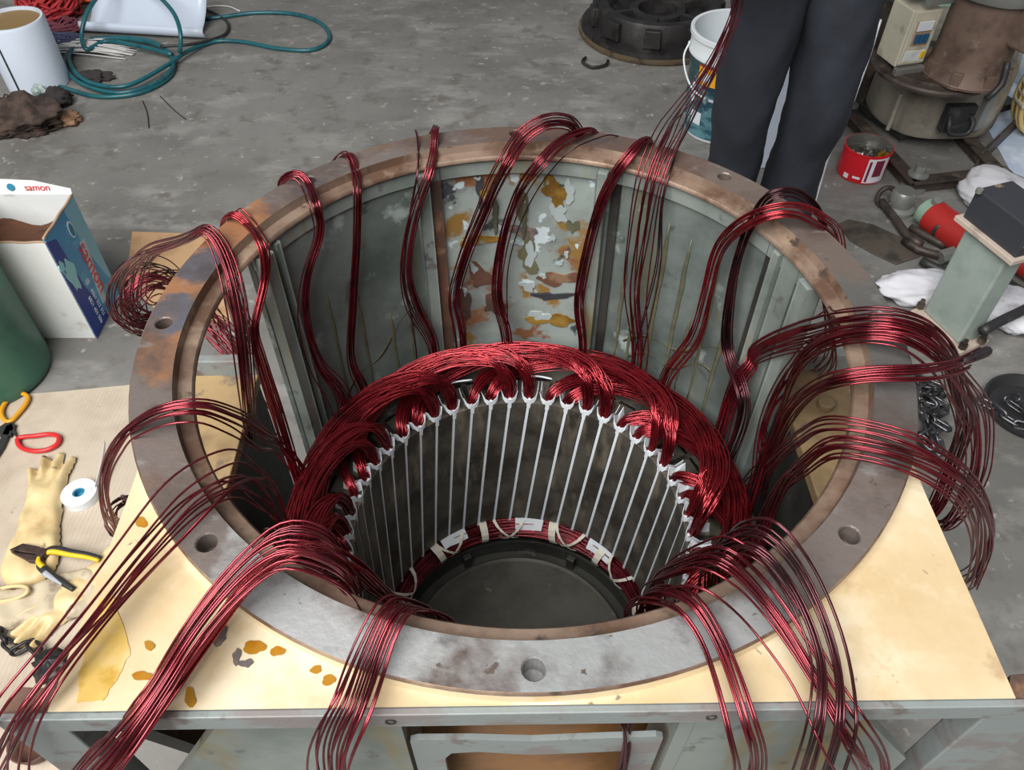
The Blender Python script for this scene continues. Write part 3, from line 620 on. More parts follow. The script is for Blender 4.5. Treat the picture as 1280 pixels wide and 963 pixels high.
# bundle leading to the hank outside the left of the ring
bundle([('z', 316, 560, .50, .012), ('w', 308, 470, .337, .012), ('w', 300, 400, .340, .013), ('z', 290, 345, .868, .014), ('z', 272, 300, .892, .013), ('z', 257, 284, .905, .012), ('z', 244, 292, .893, .012), ('z', 222, 303, .86, .014), ('z', 180, 318, .80, .020), ('z', 156, 350, .72, .025), ('z', 156, 388, .66, .024), ('z', 190, 402, .62, .02), ('z', 225, 370, .62, .022), ('z', 190, 348, .66, .03), ('z', 160, 375, .64, .03), ('z', 178, 408, .58, .022), ('z', 235, 395, .57, .02), ('z', 275, 415, .545, .022), ('z', 320, 470, .5, .018)], 17, 'wire', 'red bundle over the flange running into a looped hank beside the blue carton', 16, wob=.35, step=.012)
bundle([('z', 245, 345, .60, .016), ('z', 190, 352, .64, .030), ('z', 155, 385, .62, .034), ('z', 178, 412, .56, .026), ('z', 235, 398, .55, .02), ('z', 222, 345, .60, .025), ('z', 178, 335, .66, .03), ('z', 152, 368, .62, .03), ('z', 170, 408, .57, .026), ('z', 240, 395, .55, .02)], 9, 'wiredark', 'dark looped wire hank hanging below the flange by the brown cardboard', 17, wob=.5, name='wire_hank', cat='wire hank')
bundle([('z', 258, 385, .56, .018), ('z', 285, 425, .54, .022), ('z', 322, 478, .51, .020), ('z', 345, 520, .48, .012)], 16, 'wire', 'fan of red wires slanting down behind the left flange window', 18, wob=.3)
bundle([('c', .31, 172, .50, .014), ('z', 352, 560, .62, .014), ('z', 330, 548, .75, .016), ('z', 290, 524, .865, .014), ('z', 248, 511, .905, .012), ('z', 205, 516, .905, .011), ('z', 165, 537, .885, .010), ('z', 140, 568, .85, .010), ('z', 130, 610, .79, .010), ('z', 138, 650, .72, .014), ('z', 155, 675, .64, .016), ('p', -.45, -.20, .52, .016)], 12, 'wire', 'arched red bundle looping over the left flange and down past the tape roll', 19, wob=.25)
bundle([('z', 165, 622, .60, .01), ('z', 150, 625, .60, .012), ('z', 135, 645, .60, .012), ('z', 150, 672, .58, .012), ('z', 172, 662, .58, .012), ('z', 176, 635, .58, .012), ('z', 155, 622, .6, .012)], 8, 'wiredark', 'small dark wire loop tucked under the flange near the tape roll', 20, wob=.5, name='wire_hank', cat='wire hank')
bundle([('c', .31, 195, .50, .02), ('z', 350, 640, .66, .024), ('z', 322, 606, .80, .024), ('z', 285, 596, .90, .022), ('z', 240, 620, .905, .02), ('z', 175, 690, .898, .015), ('z', 110, 772, .895, .013), ('z', 58, 835, .892, .013), ('z', 20, 880, .885, .014), ('p', -.43, -.45, .78, .014)], 9, 'wire', 'thin loose red leads crossing the yellowed plate corner toward the pliers', 21, wob=.35, flat=.35)
bundle([('z', 330, 600, .80, .003), ('z', 290, 612, .90, .003), ('z', 215, 690, .893, .004), ('z', 130, 790, .892, .014), ('z', 65, 880, .89, .016), ('z', 35, 963, .825, .014), ('p', -.42, -.47, .6, .02)], 3, 'wire', 'three single red leads hanging off the yellowed plate corner', 22, wob=.3)
bundle([('c', .315, 214, .50, .02), ('c', .325, 216, .7, .02), ('z', 440, 735, .845, .020), ('z', 410, 690, .92, .024), ('z', 360, 676, .935, .025), ('z', 300, 718, .917, .022), ('z', 240, 792, .900, .018), ('z', 195, 865, .893, .016), ('z', 150, 925, .872, .020), ('z', 95, 985, .82, .020), ('z', 40, 1060, .74, .022)], 24, 'wire', 'thick red lead bundle draped over the flange and cream plate, stained by soot below', 23, wob=.3, flat=.4)
bundle([('z', 520, 765, .70, .014), ('z', 480, 742, .80, .016), ('z', 430, 700, .89, .017), ('z', 378, 682, .925, .016), ('z', 318, 722, .905, .014), ('z', 265, 790, .893, .012), ('z', 215, 860, .893, .012), ('z', 160, 935, .862, .014), ('z', 110, 1000, .81, .016), ('z', 60, 1070, .73, .018)], 12, 'wirebright', 'brighter red leads lying on the thick draped bundle', 24, wob=.25, flat=.35)
bundle([('c', .30, 250, .55, .012), ('z', 548, 778, .80, .014), ('z', 520, 758, .868, .013), ('z', 488, 760, .905, .013), ('z', 470, 795, .897, .014), ('z', 455, 835, .888, .016), ('z', 440, 880, .89, .016), ('z', 415, 940, .852, .018), ('p', -.14, -.47, .62, .02)], 15, 'wire', 'red lead bundle over the shiny front flange with burnt dark upper end', 25, wob=.28, flat=.3)
bundle([('c', .31, 302, .55, .012), ('z', 800, 757, .80, .014), ('z', 830, 742, .88, .013), ('z', 862, 752, .90, .012), ('z', 890, 795, .893, .011), ('z', 912, 850, .89, .012), ('z', 928, 905, .884, .013), ('z', 938, 963, .825, .015), ('p', .17, -.47, .55, .02)], 13, 'wire', 'narrow red lead bundle over the front flange to the right of the bolt hole', 26, wob=.25, flat=.3)
bundle([('c', .31, 310, .5, .02), ('z', 812, 745, .72, .02), ('z', 850, 712, .87, .022), ('z', 900, 705, .925, .022), ('z', 945, 745, .905, .022), ('z', 985, 800, .892, .02), ('z', 1015, 850, .885, .018), ('z', 1050, 915, .878, .022), ('z', 1085, 985, .80, .026), ('p', .30, -.48, .55, .03)], 15, 'wire', 'spread red leads crossing under the dark curved bundle on the cream plate', 27, wob=.3, flat=.3)
bundle([('c', .315, 322, .5, .02), ('z', 890, 705, .80, .018), ('z', 920, 676, .905, .017), ('z', 955, 675, .935, .016), ('z', 990, 715, .92, .015), ('z', 1022, 780, .902, .014), ('z', 1038, 840, .893, .014), ('z', 1038, 895, .89, .016), ('z', 1020, 963, .83, .018), ('p', .24, -.48, .55, .02)], 15, 'wiredark', 'dark red lead bundle curving over the flange onto the cream plate', 28, wob=.25, flat=.35)
# right side
bundle([('c', .32, 345, .5, .02), ('z', 975, 615, .70, .014), ('z', 1005, 580, .83, .014), ('z', 1045, 556, .893, .013), ('z', 1095, 562, .905, .012), ('z', 1145, 577, .90, .012), ('z', 1190, 600, .88, .014), ('z', 1215, 630, .83, .015), ('z', 1226, 670, .75, .018), ('z', 1215, 720, .64, .02), ('p', .56, -.1, .5, .01)], 11, 'wire', 'lower red lead bundle crossing the right flange above the cream plate', 29, wob=.3)
bundle([('z', 960, 590, .65, .01), ('z', 1000, 552, .83, .01), ('z', 1040, 534, .898, .009), ('z', 1095, 541, .91, .008), ('z', 1140, 556, .91, .009), ('z', 1190, 588, .885, .011), ('z', 1220, 622, .83, .012), ('z', 1235, 680, .72, .014), ('z', 1216, 735, .62, .012)], 7, 'wire', 'thin red leads just above the lower right flange bundle', 30, wob=.35)
bundle([('z', 948, 610, .5, .02), ('z', 975, 540, .68, .014), ('z', 1010, 492, .83, .012), ('z', 1050, 472, .892, .012), ('z', 1090, 466, .905, .011), ('z', 1150, 464, .91, .011), ('z', 1195, 456, .90, .010), ('z', 1226, 441, .895, .008)], 13, 'wire', 'straight red lead bundle sticking out past the flange toward the steel post, looped ends', 31, wob=.25, endjit=.08)
bundle([('z', 1205, 452, .90, .003), ('z', 1228, 437, .897, .003), ('z', 1238, 434, .896, .003), ('z', 1240, 441, .895, .003), ('z', 1228, 446, .895, .003), ('z', 1205, 455, .9, .003)], 4, 'tipblack', 'blackened bent wire ends beside the steel post foot', 32, name='wire_tips')
bundle([('w', 918, 488, .328, .012), ('w', 935, 462, .337, .010), ('z', 968, 437, .70, .012), ('z', 1010, 418, .80, .014), ('z', 1060, 405, .892, .013), ('z', 1105, 401, .912, .012), ('z', 1150, 412, .905, .012), ('z', 1180, 438, .875, .012), ('z', 1195, 480, .80, .015), ('z', 1205, 530, .71, .018), ('z', 1190, 580, .62, .02), ('z', 1165, 640, .55, .02), ('p', .53, -.02, .5, .015)], 20, 'wire', 'broad red lead bundle fanning over the right flange at the post foot', 33, wob=.35)
bundle([('z', 935, 640, .5, .015), ('z', 965, 540, .62, .014), ('z', 990, 465, .75, .014), ('z', 1030, 425, .86, .013), ('z', 1080, 414, .90, .012), ('z', 1130, 418, .908, .013), ('z', 1170, 440, .89, .014), ('z', 1205, 480, .83, .016), ('z', 1225, 520, .76, .018), ('z', 1226, 570, .69, .018), ('z', 1215, 610, .63, .022), ('z', 1185, 655, .56, .02), ('p', .55, 0, .5, .015)], 16, 'wire', 'red lead bundle rising dark from the bore and crossing beneath the broad right bundle', 34, wob=.4)
bundle([('z', 1030, 365, .80, .012), ('z', 1036, 400, .76, .010), ('z', 1036, 450, .66, .014), ('p', .44, .3, .45, .014)], 9, 'wire', 'short red wires hanging outside the right window of the housing', 35, wob=.3)
bundle([('w', 835, 475, .325, .010), ('w', 870, 425, .335, .012), ('w', 885, 370, .338, .010), ('w', 900, 315, .338, .010), ('z', 930, 282, .878, .010), ('z', 965, 266, .905, .010), ('z', 1000, 266, .905, .010), ('z', 1028, 282, .885, .010), ('z', 1044, 300, .85, .010), ('c', .45, 20, .72, .01)], 13, 'wirebright', 'bright red bundle lying flat across the back flange below the dark arch', 36, wob=.22)
bundle([('w', 928, 500, .325, .012), ('w', 908, 440, .336, .012), ('w', 912, 370, .338, .010), ('w', 925, 310, .338, .008), ('z', 942, 270, .885, .009), ('z', 962, 243, .925, .009), ('z', 985, 237, .93, .009), ('z', 1010, 248, .915, .009), ('z', 1028, 275, .88, .008), ('c', .44, 24, .76, .01)], 14, 'wiredark', 'dark red bundle arched high over the back flange in front of the trousers', 37, wob=.22)
# leads pulled up to the person
bundle([('w', 800, 440, .325, .016), ('w', 795, 370, .336, .018), ('w', 803, 300, .338, .016), ('w', 814, 232, .339, .014), ('z', 824, 200, .887, .014), ('z', 838, 172, .905, .014), ('y', 858, 136, .50, .014), ('y', 882, 100, .58, .012), ('y', 903, 60, .66, .010), ('y', 920, 15, .74, .009), ('y', 932, -40, .80, .007)], 11, 'wire', 'loose red leads pulled up across the bucket toward the standing person', 38, wob=.5)
bundle([('w', 800, 430, .328, .012), ('w', 822, 330, .338, .010), ('w', 828, 250, .339, .006), ('z', 842, 200, .886, .005), ('y', 864, 152, .48, .006), ('y', 890, 96, .58, .006), ('y', 912, 40, .70, .006), ('y', 930, -30, .80, .005)], 3, 'wiredark', 'three dark single wires beside the leads pulled toward the person', 39, wob=.5)
bundle([('w', 728, 430, .325, .010), ('w', 722, 380, .335, .012), ('w', 735, 310, .338, .011), ('w', 755, 245, .339, .011), ('z', 780, 203, .878, .011), ('z', 800, 180, .895, .010), ('z', 811, 174, .89, .008), ('c', .43, 65, .80, .01)], 15, 'wire', 'thick red bundle slanting over the back flange at the yellowed wall rib', 40, wob=.25)
bundle([('w', 632, 418, .325, .010), ('w', 621, 370, .337, .009), ('w', 628, 300, .340, .010), ('w', 645, 245, .342, .012), ('z', 672, 205, .878, .012), ('z', 700, 176, .892, .011), ('z', 728, 164, .893, .009), ('z', 742, 163, .885, .006), ('c', .425, 74, .80, .01)], 13, 'wire', 'red bundle with dark lower half slanting over the back flange beside the high arched bundle', 41, wob=.25)
bundle([('w', 634, 400, .336, .002), ('w', 636, 330, .341, .002), ('w', 665, 250, .341, .002), ('z', 712, 190, .882, .002), ('z', 745, 174, .890, .002), ('z', 768, 169, .886, .002), ('c', .42, 71, .80, .002)], 1, 'wiredark', 'single dark wire curving over the back flange', 42, name='lead_wire', cat='wire')
bundle([('w', 575, 412, .325, .010), ('w', 568, 375, .337, .009), ('w', 580, 325, .340, .009), ('w', 608, 255, .341, .009), ('z', 630, 208, .885, .010), ('z', 655, 168, .91, .009), ('z', 680, 152, .925, .009), ('z', 705, 151, .918, .008), ('z', 722, 163, .89, .008), ('c', .43, 77, .78, .01)], 14, 'wire', 'red bundle arched above the back flange over a bolt hole', 43, wob=.22)
# dark wires dropping in front of the opening below the plate
bundle([('p', .0, -.372, .815, .006), ('p', .06, -.376, .815, .008), ('p', .085, -.385, .805, .010), ('p', .092, -.395, .77, .010), ('p', .088, -.41, .68, .014), ('p', .08, -.41, .5, .014)], 13, 'wiredark', 'dark red wires dropping in front of the brown opening under the plate', 44, wob=.3, rest=False)
mb = MB(); k = 60; t = np.linspace(0, 1, k)
for ph in (0, PI): mb.tube(np.stack([-.045+.105*t, -.372+.002*np.cos(t*70+ph), .812+.002*np.sin(t*70+ph)], 1), .0014, 5)
tag(mb.build('twisted_wire', 'redpaint', None, True), 'orange-red twisted wire pair under the front plate edge', 'wire')
mb = MB(); mb.box((-.052, -.374, .80), (.022, .008, .014)); 
tag(mb.build('paper_tag', 'cartwhite', None, bevel=.002), 'small white paper tag on the twisted wire under the plate', 'tag')

# ------------------------------------------------------------------ generic soft shapes
def fold(x, y, z, seed, f=1.0):
    g = random.Random(seed); o = 0
    for k in range(5):
        a, b, c = g.uniform(-1, 1), g.uniform(-1, 1), g.uniform(-1, 1); fr_ = f*(1.6**k)
        o += math.sin(fr_*(a*x+b*y+c*z)*3+g.uniform(0, 6))/(1.4**k)
    return o/2.4
def blob(c, rx, ry, rz, seed, amp=.25, f=1.0, nu=36, nv=22):
    mb = MB(); V = []; F = []
    for j in range(nv+1):
        t = PI*j/nv
        for i in range(nu):
            p = 2*PI*i/nu; x, y, z = math.sin(t)*math.cos(p), math.sin(t)*math.sin(p), math.cos(t)
            k = 1+amp*fold(x, y, z, seed, f)+amp*.5*abs(fold(x, y, z, seed+9, f*2.3))
            V.append((c[0]+rx*k*x, c[1]+ry*k*y, max(.0015+c[2], c[2]+rz*.8+rz*k*z)))
    for j in range(nv):
        for i in range(nu): F.append((j*nu+i, j*nu+(i+1) % nu, (j+1)*nu+(i+1) % nu, (j+1)*nu+i))
    return mb.add(V, [tuple(reversed(f_)) for f_ in F])
def capsules_mesh(caps, res, hmax, wid, k=.012, wrinkle=0.0, seed=3, z0=.002):
    """soft flat shape: smooth union of 2D capsules (ax, ay, bx, by, ra, rb) raised to a rounded height"""
    caps = np.array(caps, float); R = caps[:, 4:].max()
    x0, x1 = min(caps[:, 0].min(), caps[:, 2].min())-R*1.2, max(caps[:, 0].max(), caps[:, 2].max())+R*1.2
    y0, y1 = min(caps[:, 1].min(), caps[:, 3].min())-R*1.2, max(caps[:, 1].max(), caps[:, 3].max())+R*1.2
    X, Y = np.meshgrid(np.arange(x0, x1, res), np.arange(y0, y1, res)); D = np.full(X.shape, 9.0)
    for ax, ay, bx, by, ra, rb in caps:
        dx, dy = bx-ax, by-ay; L = dx*dx+dy*dy+1e-12; t = np.clip(((X-ax)*dx+(Y-ay)*dy)/L, 0, 1)
        d = np.hypot(X-ax-t*dx, Y-ay-t*dy)-(ra+(rb-ra)*t)
        h = np.clip(.5+.5*(D-d)/k, 0, 1); D = D*(1-h)+d*h-k*h*(1-h)
    Hh = hmax*np.sqrt(np.clip(-D/wid, 0, 1)*(2-np.clip(-D/wid, 0, 1)))
    if wrinkle:
        g = random.Random(seed); q = sum(np.sin(g.uniform(40, 160)*(X*g.uniform(-1, 1)+Y*g.uniform(-1, 1))+g.uniform(0, 6)) for _ in range(5)); Hh = Hh*(1+wrinkle*q)
    mb = MB(); idx = -np.ones(X.shape, int); V = []
    ins = D < res*.7
    for j in range(X.shape[0]):
        for i in range(X.shape[1]):
            if ins[j, i]: idx[j, i] = len(V); V.append((X[j, i], Y[j, i], z0+max(0, Hh[j, i])))
    F = []
    for j in range(X.shape[0]-1):
        for i in range(X.shape[1]-1):
            q = [idx[j, i], idx[j, i+1], idx[j+1, i+1], idx[j+1, i]]; q = [t for t in q if t >= 0]
            if len(q) >= 3: F.append(tuple(q))
    return mb.add(V, F)
def place2d(mb, o, ang, scale=1.0, z=0.0):
    c, s_ = math.cos(ang)*scale, math.sin(ang)*scale
    mb.v = [(o[0]+c*x-s_*y, o[1]+s_*x+c*y, z+h) for x, y, h in mb.v]; return mb
def pxpath(pts, z): return [P(u, v, z if len(q) == 0 else q[0]) for u, v, *q in pts]

# ------------------------------------------------------------------ cardboard and hand tools on the left
def flat_sheet(px_pts, z0, th, name, m, label, cat):
    pp = [P(u, v, 0) for u, v in px_pts]; mb = MB(); mb.prism([(p[0], p[1]) for p in pp][::-1], z0, z0+th)
    return tag(mb.build(name, m), label, cat)
flat_sheet([(-170, 512), (80, 491), (165, 483), (310, 470), (225, 620), (160, 963), (-60, 1080), (-260, 1000)], .0005, .005, 'cardboard_sheet', 'card', 'large flat ridged cardboard sheet under the gloves and pliers', 'cardboard')
flat_sheet([(166, 291), (258, 294), (290, 403), (215, 408), (158, 352)], .0005, .004, 'cardboard_piece', 'card2', 'small brown cardboard piece on the floor behind the wire hank', 'cardboard')
ZS = .0058
def aim(a_, b_): d_ = P(*b_, 0)-P(*a_, 0); return math.atan2(d_[1], d_[0])-PI/2
def glove(name, px_c, ang, sc_, m, label, mirror=1, fingers=None, thumb=True):
    f = fingers or [(.028, .10, .045, .165, .0125, .010), (.008, .105, .012, .185, .013, .0105), (-.014, .104, -.020, .178, .013, .0105), (-.034, .094, -.048, .150, .0115, .009)]
    caps = [(0, .0, 0, .075, .045, .044), (0, -.12, 0, 0, .062, .043), *f, (.036, .02, .075, .085, .017, .012)]
    caps = [(mirror*a, b, mirror*c, d, e, g) for a, b, c, d, e, g in caps]
    if not thumb: caps = caps[:-1]
    mb = capsules_mesh(caps, .0034, .022, .02, k=.010, wrinkle=.09, seed=int(px_c[0]))
    o = place2d(mb, P(*px_c, 0), ang, sc_, ZS).build(name, m, None, True); d = o.modifiers.new('soften', 'SMOOTH'); d.factor = .5; d.iterations = 5
    return tag(o, label, 'glove')
glove('rubber_glove', (54, 652), aim((38, 725), (72, 570)), .92, 'rubber', 'cream rubber glove lying flat with soiled fingertips toward the red scissor handle', thumb=False)
glove('rubber_glove', (112, 738), aim((170, 690), (60, 775)), .8, 'rubber', 'cream rubber glove half tucked under the yellowed plate corner', -1, thumb=False)
glove('work_glove', (25, 765), math.radians(108), .92, 'cotton', 'dirty crumpled grey-cream glove below the pliers')
mb = MB(); c = P(22, 742, .03); t = np.arange(24)*2*PI/24
mb.tube(np.stack([c[0]+.045*np.cos(t)-.02, c[1]+.016*np.sin(t), .028+.012*np.cos(t)], 1), .004, 8, closed=True)
tag(mb.build('glove_cuff', 'rubber', None, True), 'rolled cream rubber cuff beside the crumpled grey glove', 'glove cuff')
# pliers
pl = empty('pliers', P(70, 695, 0), 'combination pliers with yellow and black handles lying on the cream glove', 'pliers')
pl0 = np.array(pl.location)
def plp(pts, z=.022): return np.array([P(u, v, z if len(q) == 0 else q[0])-pl0 for u, v, *q in pts])
Z1 = .034
jaw = plp([(16, 690), (40, 682), (56, 692), (52, 702), (36, 705)], Z1)
mb = MB()
for pts in ([(13, 689), (30, 681), (50, 685), (58, 692), (52, 695), (30, 692)], [(14, 691), (30, 694), (52, 696), (57, 694), (50, 704), (36, 703)]):
    q = plp(pts, Z1); n = len(q); mb.prism([(a[0], a[1]) for a in q][::-1], Z1-.007, Z1+.006)
mb.build('jaw', 'jaw', pl, bevel=.0015)
mb = MB(); q = plp([(53, 693)], Z1)[0]; mb.cylinder((q[0], q[1], Z1-.009), (q[0], q[1], Z1+.009), .010, n=16); mb.build('pivot', 'jaw', pl, bevel=.001)
for pts, dark in (([(56, 690), (66, 687), (90, 691), (110, 694), (125, 698)], 1), ([(52, 698), (50, 706), (58, 715), (76, 727), (92, 737)], 1)):
    c = spline(plp(pts, Z1), step=.005); n = len(c); r = np.interp(np.linspace(0, 1, n), [0, .1, .3, 1], [.005, .008, .0085, .0055])
    mb = MB(); mb.tube(c, r, 10, r2=r*.8); mb.build('handle', 'black', pl, True)
    side = np.array([0, -.006, .001]) if pts[0][0] == 56 else np.array([-.004, .005, .003])
    k = n if pts[0][0] == 56 else n//3
    mb = MB(); mb.tube(c[:k]+side, r[:k]*.72, 8); mb.build('handle_grip', 'yellow', pl, True)
c = spline(plp([(55, 716), (64, 722), (77, 731)], Z1+.006), step=.005); mb = MB(); mb.tube(c, np.linspace(.0065, .002, len(c)), 8, r2=np.linspace(.003, .001, len(c))); mb.build('grip_inlay', 'greyplastic', pl, True)
# scissors
ss = empty('scissors', P(15, 545, 0), 'heavy scissors with one orange and one red coated loop handle', 'scissors'); s0 = np.array(ss.location)
def ssp(pts, z=.014): return np.array([P(u, v, z if len(q) == 0 else q[0])-s0 for u, v, *q in pts])
mb = MB(); mb.tube(spline(ssp([(8, 527), (2, 518), (4, 508), (14, 496), (27, 492), (35, 497), (31, 507), (22, 518), (13, 527)]), closed=True, step=.006), .0055, 10, closed=True); mb.build('handle_loop', 'orange', ss, True)
mb = MB(); mb.tube(spline(ssp([(23, 548), (45, 545), (62, 543), (73, 546), (72, 555), (60, 562), (42, 564), (27, 560), (22, 553)]), closed=True, step=.006), .0055, 10, closed=True); mb.build('handle_loop', 'red', ss, True)
for pts in ([(22, 548), (14, 540), (5, 560), (-8, 580), (-14, 578), (0, 552), (8, 534), (16, 530)], [(12, 527), (20, 532), (14, 546), (6, 545), (-30, 545), (-34, 539), (-2, 536)]):
    q = ssp(pts, .012); mb = MB(); mb.prism([(a[0], a[1]) for a in q][::-1], ZS+.001, ZS+.010); mb.build('blade', 'black', ss, bevel=.001)
# tape roll
tr = empty('tape_roll', P(104, 624, 0), 'small white tape roll with blue core lying on the cardboard', 'tape roll')
RTp = .037
mb = MB(); mb.lathe([(.013, .008), (.013, .026), (.027, .027), (.0275, .0255), (RTp, .0255), (RTp, .008), (RTp, .006), (.013, .006)], 40, closed=True); mb.build('roll', 'white', tr, True, auto=35)
mb = MB(); mb.lathe([(0, .010), (.0125, .010), (.0125, .024), (.010, .024), (.010, .012), (0, .012)], 24); mb.build('core', 'printteal', tr, True, auto=35)
t0 = np.array(tr.location); c = spline(np.array([P(118, 612, .02)-t0, P(124, 590, .03)-t0, P(129, 565, .035)-t0, P(130, 552, .03)-t0]), step=.006)
mb = MB(); G = np.stack([c+np.array([0, 0, -.010]), c+np.array([.004, 0, .010])], 1); mb.grid(G); mb.build('tape_tail', 'white', tr, solid=.0006)
# chains
def link_mesh(L, Wd, r):
    mb = MB(); pts = []
    for i in range(14):
        t = 2*PI*i/14; pts.append((Wd*math.cos(t), Wd*math.sin(t)+(L if math.sin(t) > 0 else -L), 0))
    mb.tube(pts, r, 6, closed=True); return mb
def chain(path, L, Wd, r, m, label, seed=1):
    root = empty('chain', path[0], label, 'chain'); g = random.Random(seed); o0 = np.array(root.location)
    S = spline(np.array(path), step=.004); d = np.concatenate([[0], np.cumsum(np.linalg.norm(np.diff(S, axis=0), axis=1))]); pitch = 2*(L+Wd-r)*.92
    first = None; k = 0; s_ = 0
    while s_ < d[-1]:
        p = np.array([np.interp(s_, d, S[:, i]) for i in range(3)]); q = np.array([np.interp(min(s_+.004, d[-1]), d, S[:, i]) for i in range(3)]); tv = Vector(q-p) if np.linalg.norm(q-p) > 1e-6 else Vector((1, 0, 0))
        M4 = tv.to_track_quat('Y', 'Z').to_matrix() @ Matrix.Rotation((PI/2 if k % 2 else 0)*.75+g.uniform(-.3, .3), 3, 'Y')
        if first is None:
            first = link_mesh(L, Wd, r).build('chain_link', m, root, True); o = first
        else: o = share(first, 'chain_link', root, (0, 0, 0))
        o.location = tuple(p-o0); o.rotation_euler = M4.to_euler(); s_ += pitch; k += 1
    return root
def pile(px_pts, z, jit, n, g):
    out = []
    for i in range(n):
        u, v = px_pts[i % len(px_pts)]; out.append(P(u+g.uniform(-jit, jit), v+g.uniform(-jit, jit), z+.012*(i // len(px_pts))))
    return out
chain(pxpath([(-6, 786), (8, 803), (22, 812), (38, 806), (55, 826), (70, 838), (86, 842)], .022), .010, .008, .0035, 'chainblack', 'black oily chain on the cardboard below the gloves')
g_ = random.Random(5)
chain(pile([(1154, 478), (1172, 486), (1156, 500), (1174, 510), (1158, 524), (1172, 536), (1155, 548), (1168, 558)], .014, 5, 30, g_), .013, .0095, .004, 'chain', 'heap of steel chain on the floor under the right red leads')
chain(pxpath([(1232, 504), (1246, 512), (1258, 522), (1272, 530), (1290, 534), (1285, 516), (1268, 508), (1262, 500), (1280, 497)], .035), .012, .009, .0038, 'chain', 'steel chain lying in the shallow black tray', 2)
mb = blob(P(72, 838, 0)+np.array([0, 0, .005]), .035, .028, .022, 21, .35); tag(mb.build('chain_hook', 'chainblack', None, True), 'black lifting hook lump at the end of the black chain', 'hook')
mb = MB(); mb.lathe([(0, .01), (.022, .01), (.034, .014), (.04, .04), (.037, .04), (.032, .018), (0, .014)], 28, c=P(52, 935, 0)); tag(mb.build('rusty_bowl', 'rust', None, True), 'small rusty red-brown bowl on the floor by the left corner post', 'bowl')

# ------------------------------------------------------------------ carton and drum
A = P(122, 424, 0); Bp = P(150, 368, 0); ex = (Bp-A); dep = np.linalg.norm(ex); ey = ex/dep; exx = np.array([-ey[1], ey[0], 0]); wdt = .27; hc = .325
ct = empty('carton', A, 'open white and blue printed carton holding brown powder', 'carton')
def cbox(x0, x1, y0, y1, z0, z1, name, m, par=ct, **k):
    V = [tuple(exx*x+ey*y+np.array([0, 0, z])) for z in (z0, z1) for x, y in ((x0, y0), (x0, y1), (x1, y1), (x1, y0))]; mb = MB(); mb.hexa(V); return mb.build(name, m, par, **k)
cbox(0, wdt, 0, .004, 0, hc-.012, 'front_panel', 'cartwhite'); cbox(0, .004, 0, dep, 0, hc, 'printed_side', 'cartlight')
cbox(wdt-.004, wdt, 0, dep, 0, hc, 'side_panel', 'cartwhite'); cbox(0, wdt, dep-.004, dep, 0, hc+.004, 'back_panel', 'cartwhite'); cbox(0, wdt, 0, dep, .0005, .004, 'base_panel', 'cartbrown')
mb = MB(); G = [[exx*(.006+(wdt-.012)*i/12)+ey*(.006+(dep-.012)*j/8)+np.array([0, 0, .235+.012*math.sin(i*.9)*math.cos(j*.8)+.014*j/8]) for j in range(9)] for i in range(13)]; mb.grid(G); mb.build('powder_fill', 'powder', ct, True)
# raised back flap, leaning out, and a small blue flap
V = lambda x, y, z: tuple(exx*x+ey*y+np.array([0, 0, z]))
mb = MB(); mb.grid([[np.array(V(.0+.0*t, dep-.002+.0*t, hc-.01)), np.array(V(.002, dep+.015, hc+.055))], [np.array(V(wdt*.5, dep-.002, hc-.01)), np.array(V(wdt*.5, dep+.03, hc+.06))], [np.array(V(wdt, dep-.002, hc-.01)), np.array(V(wdt, dep+.02, hc+.05))]] if False else [[np.array(V(x, dep-.002, hc-.01)), np.array(V(x, dep+b, hc+h_))] for x, b, h_ in ((.0, .006, .014), (wdt*.33, .012, .034), (wdt*.66, .016, .036), (wdt, .012, .03))]); fl_b = mb.build('back_flap', 'cartwhite', ct, solid=.003)
mb = MB(); mb.grid([[np.array(V(wdt-.004, .02, hc-.01)), np.array(V(wdt-.06, .03, hc+.02))], [np.array(V(wdt-.004, .15, hc-.01)), np.array(V(wdt-.055, .14, hc+.03))]]); mb.build('side_flap', 'cartlight', ct, solid=.003)
mb = MB(); mb.grid([[np.array(V(.004*i, 0.0, 0))+np.array([0, 0, hc-.016+.006*random.uniform(-1, 1)]), np.array(V(.004*i+.001, .004, hc-.004))] for i in range(2)]); 
mb = MB(); mb.tube([np.array(V(x, .002, hc-.0115+.0012*math.sin(x*90))) for x in np.linspace(0, wdt, 30)]+[], .003, 6); mb.build('torn_edge', 'cartbrown', ct, True)
mb = MB(); mb.tube([np.array(V(.002, y, hc-.001+.0012*math.sin(y*80))) for y in np.linspace(0, dep, 24)], .0034, 6); mb.build('torn_edge', 'cartbrown', ct, True)
# printed side artwork (outside face is x = 0, normal -exx); text reads downwards
def side_patch(pts, name, m, off=.0006, par=ct):       # pts in (y along the side, z)
    n = len(pts); mb = MB(); mb.add([V(-off, y, z) for y, z in pts]+[V(.002, y, z) for y, z in pts], [tuple(range(n)), tuple(range(2*n-1, n-1, -1))]+[(i, n+i, n+(i+1) % n, (i+1) % n) for i in range(n)]); return mb.build(name, m, par)
side_patch([(.0, .004), (dep*.5, .004), (dep*.30, .14), (dep*.22, hc-.03), (.0, hc-.012)], 'print_dark_blue', 'cartblue', .0005)
side_patch([(dep*.66, hc-.004), (dep, hc), (dep, .05), (dep*.9, .08), (dep*.72, .2)], 'print_pale_band', 'cartteal', .0007)
side_patch([(dep*.62+.012*math.cos(t), hc-.055+.024*math.sin(t)) for t in np.arange(16)*2*PI/16], 'print_emblem_ring', 'printwhite', .0009)
side_patch([(dep*.62+.009*math.cos(t), hc-.056+.019*math.sin(t)) for t in np.arange(16)*2*PI/16], 'print_emblem', 'printteal', .0012)
